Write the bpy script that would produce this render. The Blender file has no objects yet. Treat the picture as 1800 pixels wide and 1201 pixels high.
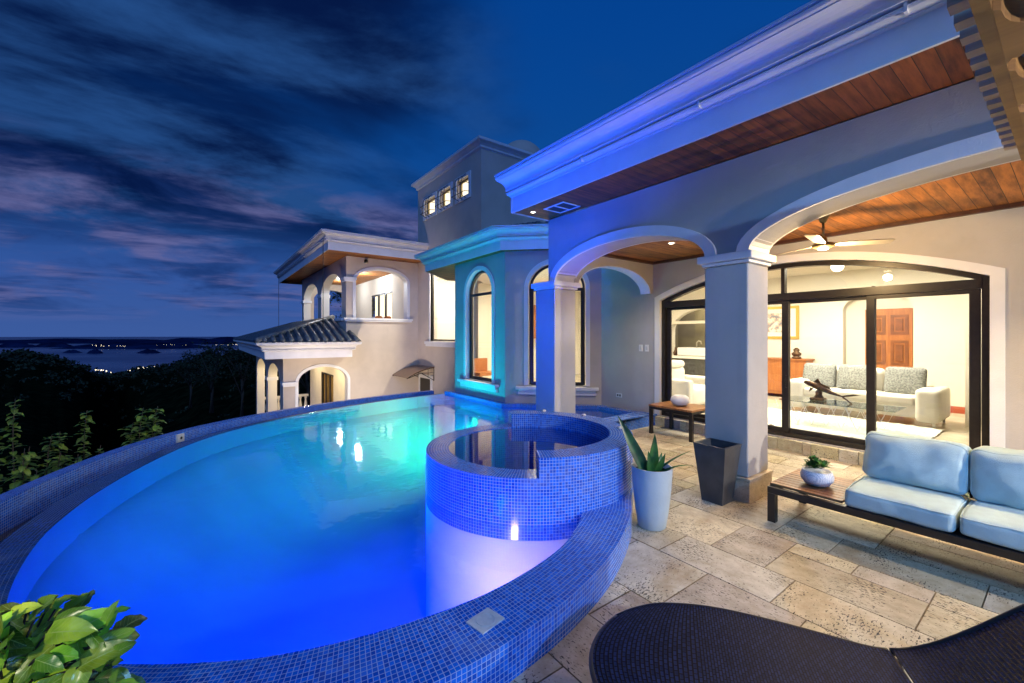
import bpy, math, random
from mathutils import Vector, Matrix
from mathutils.geometry import tessellate_polygon
R = math.radians
PI = math.pi
random.seed(7)
S = bpy.context.scene
C = S.collection

# ------------------------------------------------------------------ camera
cam_d = bpy.data.cameras.new('camera')
cam = bpy.data.objects.new('camera', cam_d)
C.objects.link(cam)
cam.location = (0, 0, 1.6)
cam.rotation_euler = (R(90), 0, R(-36.4))
cam_d.sensor_width = 36
cam_d.lens = 14.7
cam_d.shift_y = -10.5 / 1800
cam_d.clip_start = 0.05
cam_d.clip_end = 200000
S.camera = cam
S.view_settings.view_transform = 'Standard'
S.view_settings.look = 'None'
S.view_settings.exposure = 0
S.view_settings.gamma = 1
S.cycles.use_denoising = True
S.cycles.max_bounces = 8
S.cycles.diffuse_bounces = 4
S.cycles.transparent_max_bounces = 12
S.cycles.sample_clamp_indirect = 4
S.cycles.caustics_reflective = False
S.cycles.caustics_refractive = False

# ------------------------------------------------------------------ node helper
class NT:
    def __init__(s, tree):
        s.t = tree; s.n = tree.nodes; s.l = tree.links
    def node(s, typ, **kw):
        n = s.n.new(typ)
        for k, v in kw.items():
            if k.startswith('i_'):
                key = k[2:]
                key = int(key) if key.isdigit() else key.replace('_', ' ')
                sock = n.inputs[key]
                if isinstance(v, bpy.types.NodeSocket): s.l.new(v, sock)
                else: sock.default_value = v
            else: setattr(n, k, v)
        return n
    def math(s, op, a, b=0.0, c=None, clamp=False):
        n = s.n.new('ShaderNodeMath'); n.operation = op; n.use_clamp = clamp
        for i, v in enumerate((a, b, c)):
            if v is None: continue
            if isinstance(v, bpy.types.NodeSocket): s.l.new(v, n.inputs[i])
            else: n.inputs[i].default_value = v
        return n.outputs[0]
    def mix(s, f, a, b, blend='MIX'):
        n = s.n.new('ShaderNodeMixRGB'); n.blend_type = blend
        for i, v in enumerate((f, a, b)):
            if isinstance(v, bpy.types.NodeSocket): s.l.new(v, n.inputs[i])
            else: n.inputs[i].default_value = (v if i == 0 else (*v, 1) if len(v) == 3 else v)
        return n.outputs[0]
    def ramp(s, f, stops, interp='LINEAR'):
        n = s.n.new('ShaderNodeValToRGB'); n.color_ramp.interpolation = interp
        e = n.color_ramp.elements
        while len(e) < len(stops): e.new(0.5)
        for el, (p, c) in zip(e, stops):
            el.position = p; el.color = (*c, 1) if not isinstance(c, (int, float)) else (c, c, c, 1)
        s.l.new(f, n.inputs[0]); return n.outputs[0]
    def smooth(s, v, a, b):
        n = s.n.new('ShaderNodeMapRange'); n.interpolation_type = 'SMOOTHSTEP'
        s.l.new(v, n.inputs[0]); n.inputs[1].default_value = a; n.inputs[2].default_value = b
        return n.outputs[0]

# ------------------------------------------------------------------ world: dusk sky with clouds
W = bpy.data.worlds.new('World'); S.world = W; W.use_nodes = True
w = NT(W.node_tree); w.n.clear()
tc = w.node('ShaderNodeTexCoord')
sep = w.node('ShaderNodeSeparateXYZ', i_0=tc.outputs['Generated'])
X_, Y_, Z_ = sep.outputs
zc = w.math('MAXIMUM', Z_, 0.0)
zz = w.math('ADD', zc, 0.10)
px = w.math('DIVIDE', X_, zz); py = w.math('DIVIDE', Y_, zz)
rot = R(-36.4)   # bands run across the view of the bay
pc = w.node('ShaderNodeCombineXYZ', i_0=px, i_1=py, i_2=0.0)
mp = w.node('ShaderNodeMapping', i_0=pc.outputs[0]); mp.inputs['Rotation'].default_value = (0, 0, R(52)); mp.inputs['Scale'].default_value = (0.68, 1.12, 1)
mp.inputs['Location'].default_value = (3.1, 0.6, 0)
n1 = w.node('ShaderNodeTexNoise', i_Vector=mp.outputs[0]); n1.inputs['Scale'].default_value = 0.62; n1.inputs['Detail'].default_value = 8; n1.inputs['Roughness'].default_value = 0.48; n1.inputs['Distortion'].default_value = 0.35
n2 = w.node('ShaderNodeTexNoise', i_Vector=mp.outputs[0]); n2.inputs['Scale'].default_value = 1.25; n2.inputs['Detail'].default_value = 10; n2.inputs['Roughness'].default_value = 0.60; n2.inputs['Distortion'].default_value = 0.25
# low clouds near the horizon: azimuth / elevation noise
az = w.math('ARCTAN2', X_, Y_)
lc = w.node('ShaderNodeCombineXYZ', i_0=w.math('MULTIPLY', az, 4.2), i_1=w.math('MULTIPLY', Z_, 13.0), i_2=0.0)
n3 = w.node('ShaderNodeTexNoise', i_Vector=lc.outputs[0]); n3.inputs['Scale'].default_value = 0.9; n3.inputs['Detail'].default_value = 9; n3.inputs['Roughness'].default_value = 0.6; n3.inputs['Distortion'].default_value = 0.4
clear = w.ramp(Z_, [(0.0, (0.045, 0.105, 0.34)), (0.10, (0.034, 0.095, 0.34)), (0.30, (0.004, 0.072, 0.31)), (0.60, (0.001, 0.054, 0.28)), (1.0, (0.001, 0.038, 0.20))])
# cloud cover: thick over the sea (left), thin to the right
azf = w.math('SUBTRACT', 1.0, w.smooth(az, 0.30, 0.80))
cov = w.math('ADD', n1.outputs['Fac'], w.math('MULTIPLY', azf, 0.20))
m1 = w.smooth(cov, 0.44, 0.62)
m1 = w.math('MULTIPLY', m1, w.smooth(Z_, 0.10, 0.26))
darkc = w.mix(w.smooth(n2.outputs['Fac'], 0.43, 0.64), (0.0012, 0.009, 0.058), (0.016, 0.070, 0.235))
sky1 = w.mix(m1, clear, darkc)
# low bank: pink-grey lit tops over navy undersides
band = w.math('MULTIPLY', w.smooth(Z_, 0.015, 0.07), w.math('SUBTRACT', 1.0, w.smooth(Z_, 0.24, 0.33)))
m3 = w.math('MULTIPLY', w.smooth(n3.outputs['Fac'], 0.43, 0.60), band)
lowc = w.mix(w.smooth(n2.outputs['Fac'], 0.42, 0.62), (0.008, 0.030, 0.14), (0.150, 0.145, 0.33))
sky2 = w.mix(w.math('MULTIPLY', m3, 0.78), sky1, lowc)
below = w.mix(w.smooth(Z_, -0.02, 0.0), (0.004, 0.02, 0.09), sky2)
sk = w.node('ShaderNodeTexSky'); sk.sky_type = 'NISHITA'; sk.sun_disc = False; sk.sun_elevation = R(-4); sk.sun_rotation = R(200)
sky3 = w.mix(0.02, below, sk.outputs[0], 'ADD')
bg = w.node('ShaderNodeBackground', i_Color=sky3); bg.inputs['Strength'].default_value = 1.0
wo = w.node('ShaderNodeOutputWorld', i_Surface=bg.outputs[0])

# ------------------------------------------------------------------ afterglow (very weak, wide sun behind the camera)
def lamp(name, kind, loc, power, color, target=None, size=0.1, **kw):
    d = bpy.data.lights.new(name, kind); d.energy = power; d.color = color
    o = bpy.data.objects.new(name, d); C.objects.link(o); o.location = loc
    if kind == 'AREA':
        d.shape = 'DISK'; d.size = size
    elif kind in ('POINT', 'SPOT'): d.shadow_soft_size = size
    elif kind == 'SUN': d.angle = size
    for k, v in kw.items(): setattr(d, k, v)
    if target is not None:
        o.rotation_euler = (Vector(target) - Vector(loc)).to_track_quat('-Z', 'Y').to_euler()
    return o
lamp('afterglow', 'SUN', (0, 0, 30), 0.42, (0.12, 0.33, 1.0), (26, 14, 12), R(40))
WARM = (1.0, 0.78, 0.48)
# underwater pool lamps (sit in fittings on the pool wall)
lamp('pool_and_wash_light', 'AREA', (0.55, 2.14, -0.35), 165, (0, 0.036, 1), (0.5, 5.0, -1.2), 0.22)
lamp('pool_and_wash_light', 'AREA', (1.30, 2.03, -0.45), 165, (0.92, 0.27, 0.50), (2.3, 3.0, -0.5), 0.30, spread=R(140))
lamp('pool_and_wash_light', 'AREA', (4.92, 8.00, -0.30), 165, (0, 1, 0.18), (2.2, 9.2, -0.6), 0.22, spread=R(116))
lamp('pool_and_wash_light', 'AREA', (3.70, 5.05, -0.40), 36, (0, 0.05, 1), (1.2, 3.6, -1.2), 0.22, spread=R(150))
lamp('pool_and_wash_light', 'AREA', (-0.45, 2.85, -0.35), 165, (0, 0.042, 1), (0.7, 4.2, -1.2), 0.22, spread=R(130))
# added upward lamps in the pool wash the villa front blue and turquoise
lamp('pool_and_wash_light', 'AREA', (0.4, 4.2, -0.95), 64, (0, 0.075, 1), (4.1, 4.1, 3.6), 0.30, spread=R(66))
lamp('pool_and_wash_light', 'AREA', (2.6, 5.3, -1.0), 12, (0, 0.1, 1), (3.5, 4.4, 3.6), 0.30, spread=R(80))
lamp('pool_and_wash_light', 'AREA', (3.5, 8.3, -1.0), 40, (0, 1.0, 0.95), (5.0, 8.2, 1.9), 0.30, spread=R(115))
lamp('afterglow', 'SUN', (0, 0, 30), 0.58, (0.20, 0.42, 1.0), (10, 26, 12), R(40))
# terrace floodlight on the house behind the camera (the warm one)
lamp('flood_and_fill_spot', 'SPOT', (3.85, -4.2, 2.1), 1000, (1, 0.88, 0.76), (4.3, 2.2, 1.5), 0.06, spot_size=R(72), spot_blend=0.35)
lamp('flood_and_fill_spot', 'SPOT', (1.2, -3.6, 3.0), 700, (0.17, 0.46, 1), (3.0, 1.2, 0.0), 0.06, spot_size=R(80), spot_blend=0.5)  # added blue fill from behind the camera, not a lamp of the house

# ------------------------------------------------------------------ materials
MATS = {}
def mat(name, col, rough=0.6, metal=0.0, var=0.0, vscale=6.0, bump=0.0, bscale=80.0, coat=0.0, spec=0.5, sss=0.0):
    m = bpy.data.materials.new(name); m.use_nodes = True; t = NT(m.node_tree)
    b = t.n['Principled BSDF']
    b.inputs['Roughness'].default_value = rough; b.inputs['Metallic'].default_value = metal
    b.inputs['Specular IOR Level'].default_value = spec
    b.inputs['Coat Weight'].default_value = coat
    tcn = t.node('ShaderNodeTexCoord')
    if var > 0:
        n = t.node('ShaderNodeTexNoise', i_Vector=tcn.outputs['Object']); n.inputs['Scale'].default_value = vscale; n.inputs['Detail'].default_value = 6
        f = t.smooth(n.outputs['Fac'], 0.3, 0.7)
        c = t.mix(f, tuple(x * (1 - var) for x in col), tuple(min(1, x * (1 + var)) for x in col))
        t.l.new(c, b.inputs['Base Color'])
    else:
        b.inputs['Base Color'].default_value = (*col, 1)
    if bump > 0:
        n = t.node('ShaderNodeTexNoise', i_Vector=tcn.outputs['Object']); n.inputs['Scale'].default_value = bscale; n.inputs['Detail'].default_value = 4
        bp = t.node('ShaderNodeBump', i_Height=n.outputs['Fac']); bp.inputs['Strength'].default_value = bump; bp.inputs['Distance'].default_value = 0.01
        t.l.new(bp.outputs[0], b.inputs['Normal'])
    MATS[name] = m
    return m
def stucco_mat(name, col, amt=1.0):
    m = bpy.data.materials.new(name); m.use_nodes = True; t = NT(m.node_tree); b = t.n['Principled BSDF']
    tcn = t.node('ShaderNodeTexCoord')
    def nz(scale, detail, vec=None, rough=0.55):
        q = t.node('ShaderNodeTexNoise', i_Vector=vec or tcn.outputs['Object']); q.inputs['Scale'].default_value = scale; q.inputs['Detail'].default_value = detail; q.inputs['Roughness'].default_value = rough; return q.outputs['Fac']
    big = nz(1.1, 5); mid = nz(7, 6, None, 0.7); fine = nz(95, 3)
    st = t.node('ShaderNodeMapping', i_0=tcn.outputs['Object']); st.inputs['Scale'].default_value = (5, 5, 0.35); streak = nz(1.0, 6, st.outputs[0], 0.65)
    c = t.mix(t.smooth(big, 0.35, 0.65), tuple(x * (1 - .07 * amt) for x in col), tuple(x * (1 + .06 * amt) for x in col))
    c = t.mix(t.math('MULTIPLY', t.smooth(mid, 0.52, 0.75), 0.16 * amt), c, tuple(x * .72 for x in col))
    c = t.mix(t.math('MULTIPLY', t.smooth(streak, 0.60, 0.74), 0.16 * amt), c, tuple(x * .62 for x in col))
    t.l.new(c, b.inputs['Base Color']); b.inputs['Roughness'].default_value = 0.9; b.inputs['Specular IOR Level'].default_value = 0.25
    h = t.math('ADD', t.math('MULTIPLY', fine, 0.5), t.math('MULTIPLY', mid, 1.2))
    bp = t.node('ShaderNodeBump', i_Height=h); bp.inputs['Strength'].default_value = 0.45; bp.inputs['Distance'].default_value = 0.008
    t.l.new(bp.outputs[0], b.inputs['Normal']); return m
stucco = stucco_mat('stucco', (0.48, 0.46, 0.43))
stucco_far = stucco_mat('stucco_far', (0.60, 0.52, 0.44), 0.9)
stucco_old = mat('stucco', (0.48, 0.46, 0.43), 0.9, var=0.09, vscale=2.2, bump=0.35, bscale=120)
trimw = mat('white_trim', (0.80, 0.80, 0.80), 0.5, var=0.04, vscale=3, bump=0.25, bscale=90)
inner = mat('interior_paint', (0.82, 0.78, 0.68), 0.85, var=0.03, vscale=1)
plaster_blue = mat('blue_pool_plaster', (0.22, 0.40, 0.66), 0.8, var=0.07, vscale=1.2, bump=0.1, bscale=30)
plaster = mat('pool_plaster', (0.62, 0.64, 0.65), 0.8, var=0.05, vscale=2.5, bump=0.1, bscale=30)
black = mat('dark_frame', (0.018, 0.015, 0.013), 0.35, var=0.2, vscale=20)
metal = mat('brushed_metal', (0.55, 0.52, 0.45), 0.28, metal=1.0)
darkwood = mat('dark_wood', (0.07, 0.025, 0.012), 0.5, var=0.3, vscale=12)
roofm = mat('roof_tile', (0.075, 0.10, 0.125), 0.4, var=0.35, vscale=5, bump=0.4, bscale=30)
leather = mat('cream_leather', (0.80, 0.77, 0.68), 0.45, var=0.05, vscale=5, bump=0.15, bscale=25)
cushm = mat('blue_grey_canvas', (0.52, 0.68, 0.68), 0.9, var=0.05, vscale=14, bump=0.6, bscale=260)
greyfab = mat('grey_woven_fabric', (0.20, 0.21, 0.20), 0.9, var=0.45, vscale=45, bump=0.4, bscale=120)
planter = mat('glazed_planter', (0.42, 0.50, 0.54), 0.5, var=0.06, vscale=5, bump=0.12, bscale=60)
planterd = mat('charcoal_planter', (0.05, 0.055, 0.06), 0.45, var=0.2, vscale=7, bump=0.15, bscale=60)
soil = mat('soil', (0.03, 0.02, 0.014), 0.95, var=0.5, vscale=50, bump=0.8, bscale=60)
orange = mat('orange_fabric', (0.75, 0.22, 0.05), 0.8, var=0.15, vscale=15)
bronze = mat('bronze', (0.10, 0.055, 0.025), 0.4, metal=0.6, var=0.4, vscale=25, bump=0.3, bscale=50)
gold = mat('gold_frame', (0.65, 0.45, 0.10), 0.35, metal=0.6)
white = mat('white_glaze', (0.80, 0.80, 0.80), 0.35)
stonecol = mat('grey_counter', (0.06, 0.06, 0.055), 0.4, var=0.3, vscale=15)
curtain = mat('curtain', (0.45, 0.30, 0.10), 0.9, var=0.2, vscale=30)
rugm = mat('shag_rug', (0.80, 0.78, 0.72), 1.0, var=0.1, vscale=60, bump=1.0, bscale=90)
trunkm = mat('bark', (0.06, 0.045, 0.03), 0.9, var=0.3, vscale=30, bump=0.6)
awningm = mat('brown_polycarbonate', (0.16, 0.09, 0.06), 0.35, var=0.15, vscale=8)
rope = mat('rope', (0.4, 0.25, 0.1), 0.9)
redbase = mat('red_baseboard', (0.35, 0.07, 0.03), 0.5)
pebble = mat('pebble', (0.55, 0.52, 0.48), 0.6, var=0.2, vscale=40)
brassm = mat('aged_brass', (0.30, 0.24, 0.12), 0.4, metal=0.8)
lidm = mat('plastic_lid', (0.62, 0.63, 0.62), 0.5, var=0.08, vscale=30)

def emit(name, col, s):
    m = bpy.data.materials.new(name); m.use_nodes = True; t = NT(m.node_tree); t.n.clear()
    e = t.node('ShaderNodeEmission'); e.inputs[0].default_value = (*col, 1); e.inputs[1].default_value = s
    t.node('ShaderNodeOutputMaterial', i_Surface=e.outputs[0]); return m
glow = emit('lamp_glow', (1.0, 0.85, 0.6), 12.0)
glowteal = emit('pool_lamp_glow', (0.45, 1.0, 0.85), 8.0)
townglow = emit('town_light_glow', (1.0, 0.85, 0.6), 5.0)
windowglow = emit('lit_window_glow', (1.0, 0.86, 0.62), 1.6)

def glass_mat(name, tint=(0.97, 0.98, 0.97), refl=1.0):
    m = bpy.data.materials.new(name); m.use_nodes = True; t = NT(m.node_tree); t.n.clear()
    tr = t.node('ShaderNodeBsdfTransparent'); tr.inputs[0].default_value = (*tint, 1)
    gl = t.node('ShaderNodeBsdfGlossy'); gl.inputs['Roughness'].default_value = 0.02
    lw = t.node('ShaderNodeLayerWeight'); lw.inputs[0].default_value = 0.5
    f = t.math('MULTIPLY', t.math('ADD', 0.04, t.math('MULTIPLY', t.math('POWER', lw.outputs['Facing'], 4.0), 0.9)), refl)
    mx = t.node('ShaderNodeMixShader', i_0=f, i_1=tr.outputs[0], i_2=gl.outputs[0])
    t.node('ShaderNodeOutputMaterial', i_Surface=mx.outputs[0]); return m
glass = glass_mat('window_glass')

def water_mat(name, tint, scale, strength, rough=0.015, dist=0.02, refl=1.0):
    m = bpy.data.materials.new(name); m.use_nodes = True; t = NT(m.node_tree); t.n.clear()
    tcn = t.node('ShaderNodeTexCoord')
    n = t.node('ShaderNodeTexNoise', i_Vector=tcn.outputs['Object']); n.inputs['Scale'].default_value = scale; n.inputs['Detail'].default_value = 3
    bp = t.node('ShaderNodeBump', i_Height=n.outputs['Fac']); bp.inputs['Strength'].default_value = strength; bp.inputs['Distance'].default_value = dist
    tr = t.node('ShaderNodeBsdfTransparent'); tr.inputs[0].default_value = (*tint, 1)
    gl = t.node('ShaderNodeBsdfGlossy', i_Normal=bp.outputs[0]); gl.inputs['Roughness'].default_value = rough
    lw = t.node('ShaderNodeLayerWeight'); lw.inputs[0].default_value = 0.5; t.l.new(bp.outputs[0], lw.inputs['Normal'])
    ff = t.math('MULTIPLY', t.math('ADD', 0.025, t.math('MULTIPLY', t.math('POWER', lw.outputs['Facing'], 4.5), 0.95)), refl)
    mx = t.node('ShaderNodeMixShader', i_0=ff, i_1=tr.outputs[0], i_2=gl.outputs[0])
    t.node('ShaderNodeOutputMaterial', i_Surface=mx.outputs[0]); return m
waterm = water_mat('pool_water', (0.28, 0.74, 1.0), 2.2, 0.25, 0.05)
spawater = water_mat('spa_water', (0.25, 0.45, 0.75), 1.5, 0.06, 0.01, refl=1.5)
troughwater = water_mat('trough_water', (0.08, 0.14, 0.26), 3, 0.1, 0.03)

def mosaic_mat(name, c1, c2, grout, tile=0.025):
    m = bpy.data.materials.new(name); m.use_nodes = True; t = NT(m.node_tree); b = t.n['Principled BSDF']
    uv = t.node('ShaderNodeUVMap')
    br = t.node('ShaderNodeTexBrick', i_Vector=uv.outputs[0]); br.offset = 0; br.squash = 1
    for k, v in (('Scale', 1.0), ('Mortar Size', 0.0016), ('Mortar Smooth', 0.1), ('Bias', 0.0), ('Brick Width', tile), ('Row Height', tile)): br.inputs[k].default_value = v
    br.inputs['Color1'].default_value = (*c1, 1); br.inputs['Color2'].default_value = (*c2, 1); br.inputs['Mortar'].default_value = (*grout, 1)
    nn = t.node('ShaderNodeTexNoise', i_Vector=uv.outputs[0]); nn.inputs['Scale'].default_value = 3.0; nn.inputs['Detail'].default_value = 5
    c = t.mix(t.math('MULTIPLY', t.smooth(nn.outputs['Fac'], 0.5, 0.8), 0.25), br.outputs['Color'], (0.35, 0.4, 0.5))
    t.l.new(c, b.inputs['Base Color'])
    inv = t.math('SUBTRACT', 1.0, br.outputs['Fac'])
    bp = t.node('ShaderNodeBump', i_Height=inv); bp.inputs['Strength'].default_value = 0.5; bp.inputs['Distance'].default_value = 0.003
    t.l.new(bp.outputs[0], b.inputs['Normal'])
    t.l.new(t.math('ADD', t.math('MULTIPLY', br.outputs['Fac'], 0.5), 0.18), b.inputs['Roughness'])
    MATS[name] = m; return m
mosaic_wet = mosaic_mat('wet_dark_mosaic', (0.002, 0.03, 0.16), (0.006, 0.06, 0.28), (0.10, 0.16, 0.30))
mosaic = mosaic_mat('blue_mosaic', (0.001, 0.07, 0.48), (0.008, 0.18, 0.80), (0.40, 0.50, 0.72))

def wood_mat(name, c1, c2, plank=0.11, axis=1, rough=0.4, gap=0.02, uvs=False):
    """boards: split along `axis` of object space, grain along the other"""
    m = bpy.data.materials.new(name); m.use_nodes = True; t = NT(m.node_tree); b = t.n['Principled BSDF']
    tcn = t.node('ShaderNodeTexCoord'); sp = t.node('ShaderNodeSeparateXYZ', i_0=tcn.outputs['Object'])
    a = sp.outputs[axis]; o = sp.outputs[1 - axis] if axis < 2 else sp.outputs[0]
    q = t.math('DIVIDE', a, plank); fl = t.math('FLOOR', q); frc = t.math('SUBTRACT', q, fl)
    wn = t.node('ShaderNodeTexWhiteNoise', noise_dimensions='1D'); t.l.new(fl, wn.inputs['W'])
    gv = t.node('ShaderNodeCombineXYZ', i_0=t.math('MULTIPLY', a, 14.0), i_1=t.math('ADD', t.math('MULTIPLY', o, 1.6), t.math('MULTIPLY', wn.outputs[0], 17.0)), i_2=sp.outputs[2])
    n = t.node('ShaderNodeTexNoise', i_Vector=gv.outputs[0]); n.inputs['Scale'].default_value = 1.6; n.inputs['Detail'].default_value = 7; n.inputs['Roughness'].default_value = 0.65
    f = t.math('ADD', t.math('MULTIPLY', t.smooth(n.outputs['Fac'], 0.3, 0.7), 0.6), t.math('MULTIPLY', wn.outputs[0], 0.45), clamp=True)
    c = t.mix(f, c1, c2)
    g = t.math('MINIMUM', frc, t.math('SUBTRACT', 1.0, frc)); gm = t.math('GREATER_THAN', g, gap)
    c = t.mix(gm, (0.004, 0.003, 0.002), c)
    t.l.new(c, b.inputs['Base Color']); b.inputs['Roughness'].default_value = rough
    bp = t.node('ShaderNodeBump', i_Height=gm); bp.inputs['Strength'].default_value = 0.6; bp.inputs['Distance'].default_value = 0.004
    t.l.new(bp.outputs[0], b.inputs['Normal'])
    return m
ceilwood = wood_mat('ceiling_boards', (0.09, 0.028, 0.006), (0.58, 0.22, 0.045), 0.105, 1, 0.6)
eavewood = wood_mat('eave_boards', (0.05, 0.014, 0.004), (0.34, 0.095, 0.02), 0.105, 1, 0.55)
tablewood = wood_mat('teak_slats', (0.20, 0.085, 0.03), (0.45, 0.22, 0.08), 0.058, 0, 0.45, 0.05)
tablewoodx = wood_mat('teak_slats_across', (0.22, 0.09, 0.03), (0.50, 0.24, 0.08), 0.07, 1, 0.4, 0.03)
doorwood = wood_mat('door_wood', (0.30, 0.10, 0.025), (0.50, 0.19, 0.05), 0.6, 1, 0.4, 0.0)
pergwood = wood_mat('carved_beam_wood', (0.16, 0.075, 0.02), (0.50, 0.27, 0.07), 0.9, 2, 0.6, 0.0)
slatwood = wood_mat('weathered_slat_wood', (0.26, 0.20, 0.15), (0.50, 0.42, 0.33), 0.9, 2, 0.8, 0.0)

def travertine(name, c1, c2, pit=1.0):
    m = bpy.data.materials.new(name); m.use_nodes = True; t = NT(m.node_tree); b = t.n['Principled BSDF']
    uv = t.node('ShaderNodeUVMap')
    mpn = t.node('ShaderNodeMapping', i_0=uv.outputs[0]); mpn.inputs['Scale'].default_value = (1, 1.35, 1)
    n = t.node('ShaderNodeTexNoise', i_Vector=mpn.outputs[0]); n.inputs['Scale'].default_value = 5.5; n.inputs['Detail'].default_value = 10; n.inputs['Roughness'].default_value = 0.72
    n2 = t.node('ShaderNodeTexNoise', i_Vector=uv.outputs[0]); n2.inputs['Scale'].default_value = 3.2; n2.inputs['Detail'].default_value = 5
    mp2 = t.node('ShaderNodeMapping', i_0=uv.outputs[0]); mp2.inputs['Scale'].default_value = (1, 2.2, 1)
    v = t.node('ShaderNodeTexNoise', i_Vector=mp2.outputs[0]); v.inputs['Scale'].default_value = 42; v.inputs['Detail'].default_value = 3; v.inputs['Roughness'].default_value = 0.6
    clus = t.smooth(n2.outputs['Fac'], 0.35, 0.72)
    thr = t.math('SUBTRACT', 0.655, t.math('MULTIPLY', clus, 0.115))
    pits = t.math('MULTIPLY', t.smooth(t.math('SUBTRACT', v.outputs['Fac'], thr), 0.0, 0.03), pit)
    at = t.node('ShaderNodeAttribute', attribute_name='tint')
    c = t.mix(t.smooth(n.outputs['Fac'], 0.3, 0.7), c1, c2)
    n3 = t.node('ShaderNodeTexNoise', i_Vector=uv.outputs[0]); n3.inputs['Scale'].default_value = 2.3; n3.inputs['Detail'].default_value = 6; n3.inputs['Roughness'].default_value = 0.7
    c = t.mix(t.math('MULTIPLY', t.smooth(n3.outputs['Fac'], 0.48, 0.72), 0.55), c, (0.34, 0.20, 0.075))
    c = t.mix(1.0, c, at.outputs['Color'], 'MULTIPLY')
    c = t.mix(pits, c, (0.03, 0.022, 0.016))
    t.l.new(c, b.inputs['Base Color'])
    t.l.new(t.math('ADD', 0.42, t.math('MULTIPLY', n.outputs['Fac'], 0.3)), b.inputs['Roughness'])
    h = t.math('SUBTRACT', t.math('MULTIPLY', n.outputs['Fac'], 0.3), pits)
    bp = t.node('ShaderNodeBump', i_Height=h); bp.inputs['Strength'].default_value = 0.7; bp.inputs['Distance'].default_value = 0.006
    t.l.new(bp.outputs[0], b.inputs['Normal'])
    return m
trav = travertine('travertine', (0.46, 0.40, 0.29), (0.72, 0.67, 0.55))
groutm = mat('grout', (0.20, 0.15, 0.08), 0.95, var=0.3, vscale=20, bump=0.5)

def leaf_mat(name, c1, c2, rough=0.35, vein=True):
    m = bpy.data.materials.new(name); m.use_nodes = True; t = NT(m.node_tree); b = t.n['Principled BSDF']
    uv = t.node('ShaderNodeUVMap'); sp = t.node('ShaderNodeSeparateXYZ', i_0=uv.outputs[0])
    tcn = t.node('ShaderNodeTexCoord')
    n = t.node('ShaderNodeTexNoise', i_Vector=tcn.outputs['Object']); n.inputs['Scale'].default_value = 9; n.inputs['Detail'].default_value = 3
    at = t.node('ShaderNodeAttribute', attribute_name='tint')
    c = t.mix(t.smooth(n.outputs['Fac'], 0.35, 0.65), c1, c2)
    c = t.mix(1.0, c, at.outputs['Color'], 'MULTIPLY')
    h = n.outputs['Fac']
    if vein:
        mid = t.math('ABSOLUTE', t.math('SUBTRACT', sp.outputs[0], 0.5))
        mv = t.math('LESS_THAN', mid, 0.022)
        side = t.math('FRACT', t.math('SUBTRACT', t.math('MULTIPLY', sp.outputs[1], 9.0), t.math('MULTIPLY', mid, 5.0)))
        sv = t.math('MULTIPLY', t.math('LESS_THAN', side, 0.12), 0.5)
        vv = t.math('MAXIMUM', mv, sv)
        c = t.mix(t.math('MULTIPLY', vv, 0.75), c, (0.34, 0.46, 0.14))
        h = vv
    bp = t.node('ShaderNodeBump', i_Height=h); bp.inputs['Strength'].default_value = 0.4; bp.inputs['Distance'].default_value = 0.003
    t.l.new(bp.outputs[0], b.inputs['Normal'])
    t.l.new(c, b.inputs['Base Color']); b.inputs['Roughness'].default_value = rough
    return m
leafbig = leaf_mat('glossy_leaf', (0.10, 0.25, 0.015), (0.30, 0.52, 0.04), 0.28)
leafsm = leaf_mat('shrub_leaf', (0.07, 0.16, 0.015), (0.20, 0.30, 0.04), 0.5)
succ = leaf_mat('succulent_leaf', (0.018, 0.06, 0.028), (0.05, 0.13, 0.04), 0.35, False)
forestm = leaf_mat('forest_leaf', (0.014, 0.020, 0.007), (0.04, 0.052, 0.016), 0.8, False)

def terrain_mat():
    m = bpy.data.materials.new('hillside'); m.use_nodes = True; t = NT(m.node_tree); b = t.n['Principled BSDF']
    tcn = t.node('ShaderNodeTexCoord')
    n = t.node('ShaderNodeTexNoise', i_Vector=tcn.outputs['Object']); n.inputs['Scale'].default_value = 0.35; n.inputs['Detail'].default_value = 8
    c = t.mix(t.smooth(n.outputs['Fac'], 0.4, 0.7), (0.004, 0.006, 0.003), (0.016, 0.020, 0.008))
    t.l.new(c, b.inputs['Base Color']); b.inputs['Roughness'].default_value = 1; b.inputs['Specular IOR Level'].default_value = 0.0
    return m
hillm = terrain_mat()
islandm = mat('island_haze_blue', (0.008, 0.022, 0.07), 1.0, var=0.4, vscale=0.004, spec=0.0)  # distance haze put into the islands' base colour as a blue tint
def sea_mat():
    m = bpy.data.materials.new('sea'); m.use_nodes = True; t = NT(m.node_tree); b = t.n['Principled BSDF']
    b.inputs['Base Color'].default_value = (0.004, 0.035, 0.14, 1); b.inputs['Roughness'].default_value = 0.45
    tcn = t.node('ShaderNodeTexCoord')
    n = t.node('ShaderNodeTexNoise', i_Vector=tcn.outputs['Object']); n.inputs['Scale'].default_value = 0.0006; n.inputs['Detail'].default_value = 8
    t.l.new(t.math('ADD', 0.12, t.math('MULTIPLY', n.outputs['Fac'], 0.35)), b.inputs['Roughness'])
    n2 = t.node('ShaderNodeTexNoise', i_Vector=tcn.outputs['Object']); n2.inputs['Scale'].default_value = 0.02; n2.inputs['Detail'].default_value = 5
    bp = t.node('ShaderNodeBump', i_Height=n2.outputs['Fac']); bp.inputs['Strength'].default_value = 0.5; bp.inputs['Distance'].default_value = 4
    t.l.new(bp.outputs[0], b.inputs['Normal'])
    return m
seam = sea_mat()

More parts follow.
